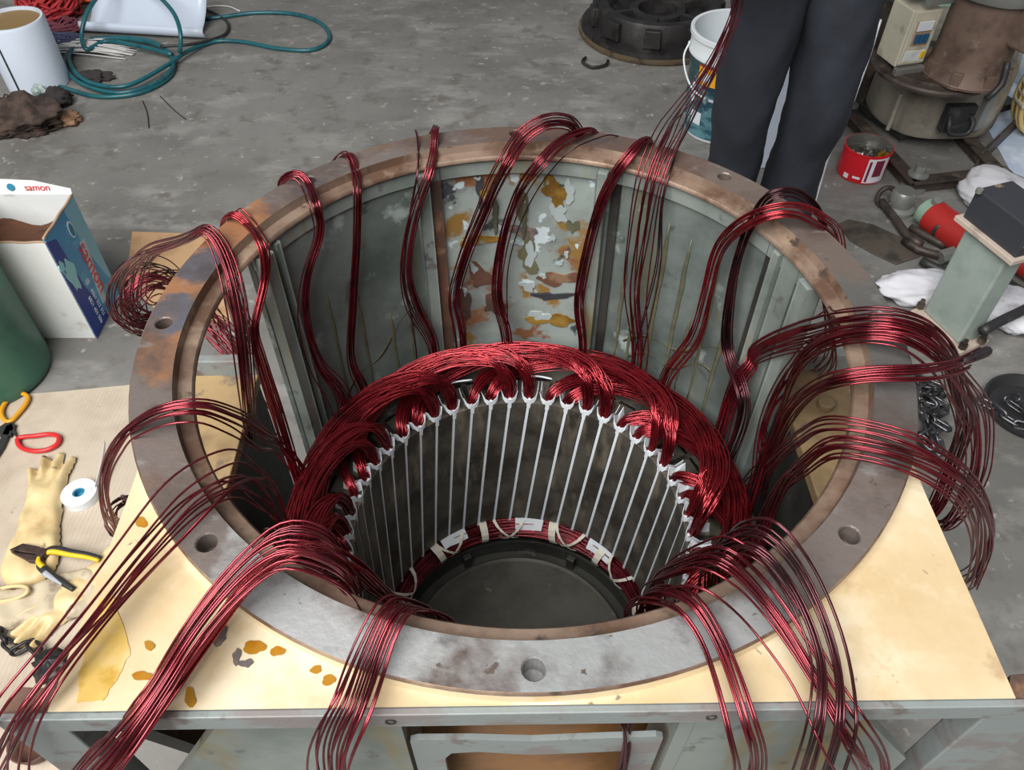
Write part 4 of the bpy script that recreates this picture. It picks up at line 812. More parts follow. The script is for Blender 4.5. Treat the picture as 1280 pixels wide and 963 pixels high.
side_patch([(dep*.17+.022*(1+.3*math.sin(3*t))*math.cos(t), hc-.135+.045*(1+.2*math.sin(5*t+1))*math.sin(t)) for t in np.arange(20)*2*PI/20], 'print_splash', 'printaqua', .0009)
side_patch([(dep*.05+.010*(1+.3*math.sin(3*t))*math.cos(t), hc-.095+.020*(1+.2*math.sin(5*t+1))*math.sin(t)) for t in np.arange(16)*2*PI/16], 'print_splash', 'printaqua', .0009)
side_patch([(dep*.50, .045), (dep*.62, .04), (dep*.8, hc-.105), (dep*.66, hc-.1)], 'print_ground', 'printgrey', .0010)
inv = -exx
def side_text(body, size, y, z, m, rot=0):
    mt = basis((V(-.0014, y, z)), (0, 0, -1), tuple(ey)); return text_mesh(body, size, 'print_lettering', m, ct, mt)
side_text('samon', .058, dep*.66, .145, 'printred'); side_text('0361 222 321', .016, dep*.40, .065, 'printwhite'); side_text('0821 455 506', .016, dep*.27, .060, 'printwhite'); side_text('©', .022, dep*.40, .135, 'printwhite')
mt = basis(tuple(exx*(wdt*.30)+ey*(dep+.0035)+np.array([0, 0, hc+.0185])), tuple(-exx), tuple(ey*.32+np.array([0, 0, 1.0]))); text_mesh('samon', .024, 'flap_lettering', 'printred', ct, mt)
mt = basis(tuple(exx*(wdt*.54)+ey*(dep+.0035)+np.array([0, 0, hc+.0185])), tuple(-exx), tuple(ey*.32+np.array([0, 0, 1.0]))); text_mesh('●', .024, 'flap_emblem', 'printteal', ct, mt)
gd = empty('green_drum', P(-7, 468, 0), 'green painted round drum beside the open carton', 'drum')
mb = MB(); mb.lathe([(0, .001), (.128, .001), (.136, .008), (.138, .03), (.138, .27), (.142, .276), (.138, .282), (.138, .40), (.132, .42), (.12, .425), (.11, .43), (0, .435)], 56); mb.build('drum_body', 'greendrum', gd, True, auto=50)
mb = MB(); mb.lathe([(.139, .36), (.1405, .362), (.1405, .372), (.139, .374)], 56); mb.build('drum_band', 'mintpaint', gd, True)
q = cyl(.138, -95, .03); mb = MB(); mb.box(q, (.006, .06, .05), math.radians(-95)); mb.build('drum_slot', 'black', gd, bevel=.004)

# ------------------------------------------------------------------ hose, sheet, twine and rags at the back left
path = [(-30, 52, .03), (5, 76, .02), (40, 97, .012), (80, 110, .010), (125, 121, .009), (175, 116, .009), (212, 96, .009), (214, 72, .010), (190, 52, .012), (150, 47, .016), (108, 50, .018), (86, 66, .018), (84, 88, .018), (105, 106, .018), (150, 116, .018), (195, 104, .018), (216, 84, .02), (208, 62, .022), (170, 50, .024), (120, 49, .026), (90, 62, .026), (90, 84, .026), (115, 104, .026), (155, 108, .026), (205, 84, .028), (235, 64, .022), (268, 52, .010), (300, 52, .009), (350, 61, .009), (392, 62, .009), (411, 50, .009), (402, 30, .009), (370, 18, .009), (320, 16, .009), (270, 22, .009), (238, 24, .009)]
mb = MB(); mb.tube(spline(np.array(pxpath(path, 0)), step=.02), .0085, 8); tag(mb.build('garden_hose', 'hose', None, True), 'dark green hose lying in loose coils on the concrete', 'hose')
path = [(225, 66, .04), (226, 45, .10), (220, 22, .14), (205, 2, .16), (180, -16, .16), (150, -22, .15), (122, -4, .15), (106, 24, .11), (102, 46, .06), (108, 62, .035), (130, 52, .034), (175, 58, .034), (215, 68, .034)]
mb = MB(); mb.tube(spline(np.array(pxpath(path, 0)), step=.02), .0085, 8); tag(mb.build('garden_hose', 'hose', None, True), 'green hose loop arching over the white plastic sheet', 'hose')
path = [(200, 4, .012), (235, 6, .012), (262, 14, .01), (284, 28, .01), (282, 42, .01), (262, 50, .022), (235, 56, .034), (200, 58, .04)]
mb = MB(); mb.tube(spline(np.array(pxpath(path, 0)), step=.02), .006, 8); tag(mb.build('black_cable', 'black', None, True), 'black cable loop behind the white plastic sheet', 'cable')
path = [(240, 14, .006), (262, 8, .006), (285, 8, .006), (300, 14, .006)]
mb = MB(); mb.tube(spline(np.array(pxpath(path, 0)), step=.02), .003, 6); tag(mb.build('white_cord', 'whitefib', None, True), 'short white cord end on the floor beside the sheet', 'cord')
a = P(104, 43, .0); b = P(258, 52, .0); G = []
dirn = b-a; nrm = np.array([-dirn[1], dirn[0], 0]); nrm /= np.linalg.norm(nrm)
prof = [(.0, .055), (-.008, .04), (-.004, .020), (.015, .008), (.05, .012), (.09, .035), (.125, .065), (.155, .10), (.175, .14)]
for i in range(13):
    t = i/12; G.append([a+dirn*(t if k < 4 else t*(.93)+0.0*k)+nrm*y*1.1+np.array([0, 0, z]) for k, (y, z) in enumerate(prof)])
mb = MB(); mb.grid(G); tag(mb.build('plastic_sheet', 'sheetwhite', None, True, solid=.002), 'curled white plastic sheet lying beside the green hose', 'plastic sheet')
cn = empty('card_tube', P(50, 104, 0), 'white cylindrical tube with brown resin top beside the twine', 'tube')
mb = MB(); mb.lathe([(.110, .002), (.112, .235), (.108, .245), (.100, .245), (.099, .22)], 40); mb.build('tube_wall', 'tubewhite', cn, True, auto=40)
mb = MB(); mb.lathe([(0, .232), (.05, .230), (.099, .234)], 32); mb.build('resin_fill', 'tubebrown', cn, True)
mb = MB(); mb.box(cyl(.1125, -100, .12), (.003, .006, .22), math.radians(-100)); mb.build('seam_strip', 'black', cn)
mb = MB(); mb.lathe([(0, .004), (.012, .003), (.016, 0)], 16, c=cyl(.111, -128, .19), mtx=Vector(cyl(1, -128, 0)).to_track_quat('Z', 'Y').to_matrix()); mb.build('round_cap', 'white', cn, True)
def tangle(px_c, rx, ry, hz, n, r, m, name, label, cat, seed, loops=1.0):
    g = np.random.default_rng(seed); mb = MB(); c = P(*px_c, 0)
    for i in range(n):
        k = 8; ph = g.uniform(0, 6.28); sr = g.uniform(.35, 1); pts = []
        for j in range(k):
            t = ph+2*PI*j/k*loops; pts.append([c[0]+rx*sr*math.cos(t)*g.uniform(.75, 1.1), c[1]+ry*sr*math.sin(t)*g.uniform(.75, 1.1), .008+hz*g.uniform(.0, 1)*(1.1-sr*.8)])
        mb.tube(spline(np.array(pts), closed=loops == 1.0, step=.03), r, 5, closed=loops == 1.0)
    return tag(mb.build(name, m, None, True), label, cat)
tangle((66, 22), .13, .16, .20, 46, .006, 'redrope', 'twine_heap', 'tangled heap of red twine behind the white tube', 'twine', 31)
tangle((110, -2), .12, .08, .10, 22, .005, 'orangerope', 'twine_heap', 'orange twine strands behind the white plastic sheet', 'twine', 32)
tangle((80, 40), .10, .07, .07, 20, .005, 'maroon', 'yarn_heap', 'maroon yarn bunch between the red twine and white fibres', 'yarn', 33)
tangle((78, 58), .12, .06, .055, 24, .005, 'blueyarn', 'yarn_heap', 'navy yarn bunch lying against the white tube', 'yarn', 34)
def strands(px_a, px_b, n, sp_a, sp_b, r, m, name, label, cat, seed, hz=.03):
    g = np.random.default_rng(seed); mb = MB(); a_, b_ = P(*px_a, 0), P(*px_b, 0); d = b_-a_; nn = np.array([-d[1], d[0], 0]); nn /= np.linalg.norm(nn)
    for i in range(n):
        s1, s2 = g.uniform(-1, 1), g.uniform(-1, 1); e = g.uniform(.75, 1.0); s2 = .7*s1+.3*s2
        pts = [a_+nn*s1*sp_a+[0, 0, .006+hz*g.uniform(0, 1)], a_+d*.5*e+nn*(s1*sp_a+s2*sp_b)*.5+[0, 0, .006+hz*g.uniform(.2, 1)], a_+d*e+nn*s2*sp_b+[0, 0, .004+.2*hz*g.uniform(0, 1)]]
        mb.tube(spline(np.array(pts), step=.03), r, 5)
    return tag(mb.build(name, m, None, True), label, cat)
strands((74, 66), (172, 66), 42, .04, .10, .0022, 'whitefib', 'fibre_bundle', 'fanned bundle of white fibre strands inside the hose coil', 'fibres', 41)
mb = blob(P(30, 160, 0), .13, .09, .055, 51, .35, 1.6, 48, 28); tag(mb.build('rag_heap', 'rag', None, True), 'heap of dark brown oily rags on the floor', 'rags')
tangle((32, 158), .14, .095, .13, 40, .0035, 'rag', 'fibre_tangle', 'frayed dark brown fibres tangled over the rag heap', 'fibres', 52)
mb = blob(P(82, 154, 0), .055, .03, .022, 53, .4, 1.5); tag(mb.build('rag_end', 'ragtan', None, True), 'tan rag end sticking out of the dark rag heap', 'rag')
mb = blob(P(76, 130, 0), .045, .035, .03, 54, .45, 1.6); tag(mb.build('black_rag', 'ragblack', None, True), 'small crumpled black rag beside the rag heap', 'rag')
mb = blob(P(118, 100, 0), .06, .03, .018, 55, .4, 1.6); tag(mb.build('black_rag', 'ragblack', None, True), 'black rag lying inside the hose coil', 'rag')
mb = blob(P(57, 128, 0)+np.array([0, 0, .03]), .026, .02, .02, 56, .3, 1.2); tag(mb.build('plastic_scrap', 'foil', None, True), 'scrap of clear plastic on the rag heap', 'plastic scrap')
for k, pts in enumerate(([(178, 126), (184, 142), (186, 160)], [(200, 120), (218, 138), (232, 149)])):
    mb = MB(); mb.tube(spline(np.array(pxpath(pts, .003)), step=.02), .002, 5); tag(mb.build('wire_scrap', 'ragblack', None, True), ('short dark wire scrap below the hose coil' if k == 0 else 'longer dark wire scrap on the concrete near the hose coil'), 'wire scrap')

# ------------------------------------------------------------------ cast end shield and bucket at the back
es = empty('end_shield', P(818, 40, 0), 'black cast iron motor end shield lying on the floor', 'end shield')
mb = MB(); mb.lathe([(.20, .003), (.315, .003), (.320, .010), (.320, .022), (.30, .026)], 72); mb.build('flange_rim', 'ironedge', es, True, auto=40)
mb = MB(); mb.lathe([(.310, .022), (.308, .040), (.285, .044), (.262, .048), (.255, .12), (.248, .13), (.215, .13), (.205, .122), (.19, .08), (.14, .06), (.12, .06), (.115, .10), (.08, .10), (.075, .05), (0, .05)], 72); mb.build('shield_body', 'iron', es, True, auto=40)
for k in range(10):
    q = cyl(.266, 36*k+8, .085); mb = MB(); mb.box(q, (.03, .07, .07), math.radians(36*k+8), top=.85); mb.build('boss', 'iron', es, bevel=.004)
for k in range(6):
    q = cyl(.165, 60*k+20, .085); mb = MB(); mb.box(q, (.10, .018, .05), math.radians(60*k+20)); mb.build('inner_rib', 'iron', es, bevel=.003)
e0 = np.array(es.location); c = [P(732, 72, .012)-e0, P(728, 77, .012)-e0, P(740, 84, .012)-e0, P(757, 81, .012)-e0, P(760, 76, .012)-e0]
mb = MB(); mb.tube(spline(np.array(c), step=.01), .006, 8); mb.build('ring_handle', 'iron', es, True)
bk = empty('paint_bucket', P(897, 160, 0), 'white paint bucket with teal and yellow label, wire handle', 'bucket')
mb = MB(); mb.lathe([(0, .004), (.118, .002), (.121, .006), (.122, .012), (.1245, .05)], 56); mb.build('bucket_base', 'bucketwhite', bk, True, auto=50)
mb = MB(); mb.lathe([(.1245, .05), (.1245, .012)], 56); 
mb = MB(); mb.lathe([(.1235, .014), (.139, .275), (.1395, .275)], 56); mb.build('label_wrap', 'bucketlabel', bk, True)
mb = MB(); mb.lathe([(.139, .272), (.147, .28), (.147, .292), (.144, .296), (.145, .335), (.151, .338), (.151, .352), (.147, .354), (.139, .352), (.136, .30), (.120, .03), (0, .025)], 56); mb.build('bucket_rim', 'bucketwhite', bk, True, auto=40)
def bpatch(a0, a1, z0, z1, name, m, e=.0012):
    mb = MB(); mb.lathe([(.1235+(z-.014)/.261*.0155+e, z) for z in (z0, z1)], 12, a0=math.radians(a0-26), a1=math.radians(a1-26)); return mb.build(name, m, bk, True)
bpatch(-122, -66, .205, .262, 'label_yellow_box', 'labelyellow'); bpatch(-122, -66, .262, .267, 'label_red_line', 'labelred', .0014)
for az_, h_, w_ in ((-114, .03, 3.0), (-109.5, .040, 2.6), (-105, .028, 3.0)): bpatch(az_-w_, az_+w_, .216, .216+h_, 'label_figure', 'printwhite', .0018)
bpatch(-112, -107, .247, .255, 'label_figure_top', 'labeldark', .002); bpatch(-88, -76, .218, .25, 'label_mark', 'labeldark', .0018); bpatch(-85, -79, .225, .243, 'label_mark_core', 'labelyellow', .002)
bpatch(-133, -125, .13, .20, 'label_splash', 'printwhite', .0014); bpatch(-128, -108, .06, .105, 'label_splash', 'printwhite', .0014); bpatch(-100, -70, .155, .165, 'label_text_line', 'printgrey', .0014)
b0 = np.array(bk.location); c = [cyl(.149, 178, .30), cyl(.165, 186, .27), cyl(.163, 200, .22), cyl(.156, 215, .185), cyl(.150, 232, .17)]
mb = MB(); mb.tube(spline(np.array(c), step=.01), .0032, 8); mb.build('wire_handle', 'bucketwhite', bk, True)
mb = MB(); mb.lathe([(0, .006), (.006, .005), (.008, 0)], 14, c=cyl(.147, 178, .30), mtx=Vector(cyl(1, 178, 0)).to_track_quat('Z', 'Y').to_matrix()); mb.build('handle_ear', 'bucketwhite', bk, True)

# ------------------------------------------------------------------ person
def loft(secs, n=28, wr=0.0, seed=1, cap=True):
    mb = MB(); V = []; F = []
    S = spline(np.array(secs, float), step=.02)
    for i, (x, y, z, rx, ry) in enumerate(S[:, :5]):
        for k in range(n):
            t = 2*PI*k/n; w_ = 1+wr*fold(math.cos(t)*1.2, math.sin(t)*1.2, z*7, seed, 1.2)
            V.append((x+rx*w_*math.cos(t), y+ry*w_*math.sin(t), z))
    m = len(S)
    for i in range(m-1):
        for k in range(n): F.append((i*n+k, i*n+(k+1) % n, (i+1)*n+(k+1) % n, (i+1)*n+k))
    if cap: F += [tuple(range(n-1, -1, -1)), tuple((m-1)*n+k for k in range(n))]
    return mb.add(V, F)
YP = 1.06
def leg_px(pts):                     # (u, v, depth y, half width, half depth)
    return [(*(PY(u, v, y)), rx, ry) for u, v, y, rx, ry in pts]
LEGL = leg_px([(959, 20, YP-.01, .076, .085), (948, 62, YP-.02, .071, .080), (935, 108, YP-.03, .066, .078), (926, 145, YP-.03, .062, .078), (920, 190, YP-.005, .060, .080), (905, 250, YP+.01, .064, .085), (880, 345, YP+.02, .070, .095)])[::-1]
LEGR = leg_px([(1049, 20, YP-.01, .078, .088), (1040, 62, YP-.02, .074, .082), (1028, 108, YP-.03, .069, .080), (1017, 145, YP-.03, .067, .080), (1000, 190, YP-.005, .062, .082), (982, 250, YP+.01, .066, .088), (950, 345, YP+.02, .072, .098)])[::-1]
FL = np.array([LEGL[0][0], LEGL[0][1], 0]); FR = np.array([LEGR[0][0], LEGR[0][1], 0])
pe = empty('person', ((FL[0]+FR[0])/2, (FL[1]+FR[1])/2, 0), 'standing person in dark navy trousers behind the housing', 'person'); p0 = np.array(pe.location)
fl_, fr_ = FL-p0, FR-p0
hx = np.array([.015, .03, 0])
def add_skin(name, verts, edges, rad, m, parent, sub=2, root=0):
    me = bpy.data.meshes.new(name); me.from_pydata([tuple(map(float, v)) for v in verts], edges, []); me.update()
    o = bpy.data.objects.new(name, me); col.objects.link(o); o.parent = parent
    o.modifiers.new('skin', 'SKIN'); o.modifiers['skin'].use_smooth_shade = True
    s_ = o.modifiers.new('subdivision', 'SUBSURF'); s_.levels = sub; s_.render_levels = sub
    for i, v in enumerate(me.skin_vertices[0].data):
        r = rad[i]; v.radius = (r, r) if np.isscalar(r) else r; v.use_root = (i == root)
    me.materials.append(M[m]); return o
HPX = (LEGL[-1][0]+LEGR[-1][0])/2-p0[0]; HP = np.array([HPX, 0, .90])
# skeleton: pelvis, spine, neck, head, legs, arms and five fingers on each hand
V = [HP, HP+[0, .01, .16], HP+[0, .0, .36], HP+[0, .01, .50], HP+[0, -.005, .57], HP+[0, -.02, .68], HP+[0, -.015, .78]]
E_ = [(0, 1), (1, 2), (2, 3), (3, 4), (4, 5), (5, 6)]; Rd = [.085, .10, .12, .07, .055, .085, .06]
for f_, sx, LG in ((fl_, -1, LEGL), (fr_, 1, LEGR)):
    b = len(V); V += [HP+[sx*.09, 0, -.06], np.array([np.interp(.5, [q[2] for q in LG], [q[0] for q in LG])-p0[0], f_[1]-.04, .50]), np.array([f_[0], f_[1]+.02, .09]), np.array([f_[0], f_[1]-.10, .045])]
    Rd += [.06, .048, .036, .036]; E_ += [(0, b), (b, b+1), (b+1, b+2), (b+2, b+3)]
HANDL = PY(933, -48, .80)-p0
for sx, wr_ in ((-1, HANDL), (1, HP+np.array([.22, -.22, .12]))):
    b = len(V); sh = HP+np.array([sx*.18, .01, .46]); el = HP+np.array([sx*.25, -.04, .19]); wrist = wr_+np.array([0, .06, .01])
    palm = wr_+np.array([0, .0, .0])
    V += [sh, el, wrist, palm]; Rd += [.055, .042, .028, (.036, .018)]; E_ += [(2, b), (b, b+1), (b+1, b+2), (b+2, b+3)]
    for k, (dx, ln) in enumerate(((-.028, .058), (-.010, .070), (.010, .075), (.028, .064))):
        c_ = len(V); k0 = palm+np.array([dx, -.03, .008]); V += [k0, k0+np.array([dx*.1, -ln*.5, -.006]), k0+np.array([dx*.1, -ln*.72, -.032])]
        Rd += [.010, .009, .0075]; E_ += [(b+3, c_), (c_, c_+1), (c_+1, c_+2)]
    c_ = len(V); k0 = palm+np.array([-sx*.036, .015, .0]); V += [k0, k0+np.array([-sx*.02, -.03, -.012]), k0+np.array([-sx*.012, -.055, -.028])]; Rd += [.011, .010, .008]; E_ += [(b+3, c_), (c_, c_+1), (c_+1, c_+2)]
body = add_skin('body', V, E_, Rd, 'skin', pe, 2, 0)
hd = HP+np.array([0, -.02, .70])
mb = blob(hd+np.array([0, .012, -.035]), .086, .098, .088, 77, .02); mb.v = [v for v in mb.v]; mb.build('hair', 'hair', pe, True)
for sx in (-1, 1):
    mb = MB(); mb.lathe([(0, .009), (.007, .006), (.010, 0)], 14, c=hd+np.array([sx*.03, -.083, -.01]), mtx=Matrix.Rotation(PI/2, 3, 'X')); mb.build('eye', 'eyes', pe, True)
    mb = MB(); mb.lathe([(0, .012), (.012, .008), (.02, 0)], 14, c=hd+np.array([sx*.083, .0, -.02]), mtx=Matrix.Rotation(sx*PI/2, 3, 'Y')); mb.build('ear', 'skin', pe, True)
mb = MB(); mb.hexa([hd+np.array(q) for q in ((-.014, -.085, -.045), (.014, -.085, -.045), (.01, -.07, -.045), (-.01, -.07, -.045), (-.005, -.082, -.005), (.005, -.082, -.005), (.005, -.07, -.005), (-.005, -.07, -.005))]); mb.build('nose', 'skin', pe, bevel=.003)
mb = MB(); mb.tube([hd+np.array([x, -.084+.01*(x/.02)**2*.4, -.065]) for x in np.linspace(-.022, .022, 7)], .0035, 6); mb.build('mouth', 'printred', pe, True)
def leg_loft(L_, sx, seed):
    q = [(x-p0[0], y-p0[1], z, rx, ry) for x, y, z, rx, ry in L_]; q[0] = (*q[0][:2], .03, *q[0][3:])
    return loft(q+[(HP[0]+sx*.078, HP[1]+.005, .90, .086, .115)], wr=.085, seed=seed)
mb = leg_loft(LEGL, -1, 5); mb2 = leg_loft(LEGR, 1, 8)
mb.add(mb2.v, mb2.f)
mb3 = loft([(HP[0], HP[1], .885, .150, .105), (HP[0], HP[1]+.005, .94, .178, .128), (HP[0], HP[1]+.005, 1.04, .162, .122)], wr=.01, seed=9); mb.add(mb3.v, mb3.f)
mb.build('trousers', 'trousers', pe, True, auto=60)
pts = [(x-p0[0]+rx*1.02, y-p0[1]-.015, z) for x, y, z, rx, ry in LEGR]
mb = MB(); mb.tube(spline(np.array(pts), step=.02), .0035, 6); mb.build('side_piping', 'white', pe, True)
mb = loft([(HP[0], HP[1]+.005, 1.00, .175, .135), (HP[0], HP[1]+.005, 1.14, .165, .13), (HP[0], HP[1], 1.30, .185, .135), (HP[0], HP[1]+.01, 1.38, .17, .11), (HP[0], HP[1]+.01, 1.43, .075, .07)], wr=.02, seed=11)
mb.build('shirt', 'shirt', pe, True)
for sx in (-1, 1):
    sh = HP+np.array([sx*.175, .01, .46]); el = HP+np.array([sx*.25, -.04, .19]); mb = MB(); c = spline(np.array([sh+np.array([-sx*.06, 0, .0]), sh, (sh+el)/2, el+np.array([0, 0, .06])]), step=.03); mb.tube(c, np.linspace(.078, .062, len(c)), 18); mb.build('sleeve', 'shirt', pe, True)
for f_, nm in ((fl_, 'shoe'), (fr_, 'shoe')):
    mb = capsules_mesh([(0, -.12, 0, .05, .045, .038), (0, .05, 0, .08, .038, .036)], .006, .06, .04, k=.01); mb.v = [(f_[0]+x, f_[1]+y, .002+h) for x, y, h in mb.v]; mb.build(nm, 'shoe', pe, True)
# white foam board standing behind the legs
q = P(966, 214, 0); wb = MB(); wb.box((q[0]+.015, q[1]+.05, .31), (.17, .07, .62), .05); tag(wb.build('foam_board', 'sheetwhite', None, bevel=.006), 'white foam board standing upright behind the person', 'board')

# ------------------------------------------------------------------ red tin with bolts
tn = empty('red_tin', P(1074, 216, 0), 'open red tin of bolts and brass fittings on the concrete', 'tin')
mb = MB(); mb.lathe([(0, .002), (.072, .002), (.074, .006), (.074, .096), (.0765, .098), (.0765, .102), (.073, .103)], 48); mb.build('tin_body', 'tinred', tn, True, auto=40)
mb = MB(); mb.lathe([(.073, .103), (.072, .096), (.071, .05)], 48); mb.build('tin_inside', 'tinmetal', tn, True)
def tpatch(a0, a1, z0, z1, m, e=.0748, nm='tin_print'):
    mb = MB(); mb.lathe([(e, z0), (e, z1)], 10, a0=math.radians(a0), a1=math.radians(a1)); return mb.build(nm, m, tn, True)
tpatch(-103, -46, .008, .094, 'tinwhite'); tpatch(-84, -60, .03, .088, 'tinblue', .0752); tpatch(-99, -93, .012, .085, 'tinblue', .0752); tpatch(-152, -139, .010, .026, 'tinwhite'); tpatch(-128, -110, .018, .026, 'tinwhite')
mb = MB(); mb.lathe([(0, .066), (.071, .062)], 32); mb.build('scrap_bed', 'bolts', tn)
for k in range(22):
    a_ = random.uniform(0, 2*PI); r_ = .056*math.sqrt(random.random()); d_ = random.uniform(0, 2*PI); c0 = np.array([r_*math.cos(a_), r_*math.sin(a_), .070]); dv = np.array([math.cos(d_), math.sin(d_), random.uniform(-.1, .35)])*random.uniform(.008, .016)
    mb = MB(); mb.cylinder(c0-dv, c0+dv, .0032, n=8); mb.cylinder(c0+dv*.8, c0+dv*1.15, .0062, n=6); mb.build('bolt', 'galv' if k % 4 == 0 else 'bolts', tn)
for k in range(3):
    mb = MB(); mb.cylinder((.030+.012*k, -.022+.012*(k % 2), .066), (.034+.012*k, -.024+.012*(k % 2), .086), .008, n=6); mb.build('brass_fitting', 'brass', tn, bevel=.001)

# ------------------------------------------------------------------ geared machine on an angle iron skid
mc = empty('geared_machine', (1.42, 2.02, 0), 'dusty geared machine with upright motor and breaker box on an iron skid', 'machine'); m0 = np.array(mc.location)
foot = [(1.205, 1.98), (1.225, 1.90), (1.28, 1.825), (1.35, 1.80), (1.52, 1.815), (1.575, 1.85), (1.64, 1.96), (1.72, 2.14), (1.70, 2.26), (1.60, 2.33), (1.40, 2.33), (1.27, 2.24), (1.215, 2.10)]
fp = spline(np.array([(x-m0[0], y-m0[1], 0) for x, y in foot]), closed=True, step=.05)[:, :2]
cxy = fp.mean(0); mb = MB(); n = len(fp); V = []; F = []
levels = [(.055, .97), (.075, 1.0), (.24, .985), (.272, .95), (.284, .90)]
for z, k in levels: V += [(*(cxy+(q-cxy)*k), z) for q in fp]
for l in range(len(levels)-1):
    for i in range(n): F.append((l*n+i, l*n+(i+1) % n, (l+1)*n+(i+1) % n, (l+1)*n+i))
F += [tuple(range(n-1, -1, -1)), tuple((len(levels)-1)*n+i for i in range(n))]; mb.add(V, F); mb.build('gearbox_housing', 'gearbox', mc, True, auto=40)
fc = P(1163, 100, .287)-m0
mb = MB(); mb.lathe([(0, .022), (.155, .022), (.162, .016), (.182, .014), (.187, .008), (.187, 0), (0, 0)], 48, c=(fc[0]+.035, fc[1]+.085, .282)); mb.build('top_flange', 'oilysteel', mc, True, auto=35)
ax = P(1204, 92, .304)-m0
mb = MB(); mb.lathe([(.125, .262), (.128, .27), (.112, .30), (.108, .33), (.108, .50), (.122, .51), (.124, .58), (.118, .585), (.118, .66), (.10, .70), (.04, .72), (0, .72)], 48, c=(ax[0], ax[1], .042)); mb.build('motor_body', 'motorpaint', mc, True, auto=35)
mb = MB(); mb.lathe([(.1235, .505), (.1275, .51), (.1275, .575), (.1235, .58)], 48, c=(ax[0], ax[1], .042)); mb.build('motor_end_band', 'galv', mc, True)
for k in range(8):
    q = cyl(.116, 45*k+10, .285); mb = MB(); mb.box((ax[0]+q[0], ax[1]+q[1], .327), (.02, .03, .05), math.radians(45*k+10)); mb.build('motor_foot', 'motorpaint', mc, bevel=.002)
tb = (ax[0]+.085, ax[1]-.105, .50); mb = MB(); mb.box(tb, (.10, .10, .13), math.radians(28)); mb.build('terminal_box', 'motorpaint', mc, bevel=.008)
mb = MB(); mb.box((tb[0]+.03, tb[1]-.05, tb[2]), (.085, .012, .115), math.radians(28)); mb.build('terminal_lid', 'motorpaint', mc, bevel=.004)
mb = MB(); mb.tube(spline(np.array([(tb[0]-.03, tb[1], .39), (tb[0]-.03, tb[1]-.02, .33), (tb[0]-.06, tb[1]-.03, .29)]), step=.02), .010, 8); mb.build('cable_gland', 'black', mc, True)
# latch handle and cover plate on the gearbox front
def on_front(u, v, z): return P(u, v, z)-m0
f1 = on_front(1196, 146, .155); mb = MB(); mb.box((f1[0], f1[1]-.006, .155), (.095, .03, .09), math.radians(4)); mb.build('latch_plate', 'black', mc, bevel=.004)
mb = MB(); mb.tube(spline(np.array([(f1[0]-.035, f1[1]-.02, .17), (f1[0]-.038, f1[1]-.045, .15), (f1[0]-.03, f1[1]-.05, .125), (f1[0]+.03, f1[1]-.048, .125), (f1[0]+.038, f1[1]-.042, .15), (f1[0]+.035, f1[1]-.018, .17)]), step=.01), .008, 8); mb.build('latch_handle', 'black', mc, True)
f2 = on_front(1226, 142, .145); mb = MB(); mb.box((f2[0]+.004, f2[1]-.004, .15), (.035, .02, .12), math.radians(30)); mb.build('cover_plate', 'galv', mc, bevel=.003)
f3 = on_front(1110, 140, .15); mb = MB(); mb.box((f3[0]+.02, f3[1]+.0, .15), (.012, .012, .13), 0); mb.build('housing_rib', 'gearbox', mc, bevel=.003)
# skid
def bar(a_, b_, wd, z0, z1, name, m='oilysteel'):
    a_, b_ = np.array(a_[:2])-m0[:2], np.array(b_[:2])-m0[:2]; d_ = b_-a_; L_ = np.linalg.norm(d_); mb = MB(); mb.box(((a_[0]+b_[0])/2, (a_[1]+b_[1])/2, (z0+z1)/2), (L_, wd, z1-z0), math.atan2(d_[1], d_[0])); return mb.build(name, m, mc, bevel=.002)
bar(P(1062, 138, .05), P(1146, 228, .05), .045, .045, .052, 'skid_angle_top'); bar(P(1062, 138, .05), P(1146, 228, .05), .006, .004, .045, 'skid_angle_web')
bar(P(1140, 226, .05), P(1262, 212, .05), .045, .045, .052, 'skid_angle_top'); bar(P(1140, 226, .05), P(1262, 212, .05), .006, .004, .045, 'skid_angle_web')
bar(P(1205, 165, .05), P(1290, 258, .05), .045, .045, .052, 'skid_angle_top'); bar(P(1200, 160, .05), P(1290, 258, .05), .006, .004, .045, 'skid_angle_web')
bar((1.22, 1.98), (1.70, 2.2), .30, .03, .056, 'skid_deck', 'darksteel'); bar((1.5, 1.72), (1.85, 2.1), .01, .003, .06, 'skid_cross_bar')
for u, v in ((1056, 148), (1140, 236)):
    q = P(u, v, 0)-m0; mb = MB(); mb.lathe([(0, .085), (.014, .085), (.016, .075), (.016, .06), (.032, .056), (.032, .046), (.018, .044), (.018, .02), (.04, .012), (.04, .002), (0, .002)], 24, c=(q[0], q[1], 0)); mb.build('levelling_foot', 'galv', mc, True, auto=35)
bar(P(1076, 70, .2), P(1080, 130, .05), .02, .05, .40, 'upright_bar')
# breaker box on a bracket
bo = P(1132, 88, .304)-m0; rzb = math.radians(16)
def bb(x, y, z, dx, dy, dz, name, m, par=mc, bev=.002):
    c_, s_ = math.cos(rzb), math.sin(rzb); mb = MB(); mb.box((bo[0]+c_*x-s_*y, bo[1]+s_*x+c_*y, bo[2]+z), (dx, dy, dz), rzb); return mb.build(name, m, par, bevel=bev)
bb(0, .05, .10, .095, .10, .17, 'breaker_enclosure', 'beige', bev=.004); fpn = bb(0, -.004, .105, .088, .012, .16, 'breaker_front', 'beige', bev=.003)
bb(0, -.0105, .12, .058, .004, .075, 'breaker_window', 'cartbrown')
for k in (-1, 0, 1): bb(k*.016, -.014, .105, .013, .010, .026, 'breaker_toggle', 'mcbblue', bev=.001)
bb(0, -.0135, .142, .05, .006, .028, 'breaker_body', 'white', bev=.001); bb(.0, -.008, .05, .07, .006, .035, 'lower_cover', 'cartwhite'); bb(.028, -.012, .052, .014, .006, .022, 'yellow_sticker', 'yellow')
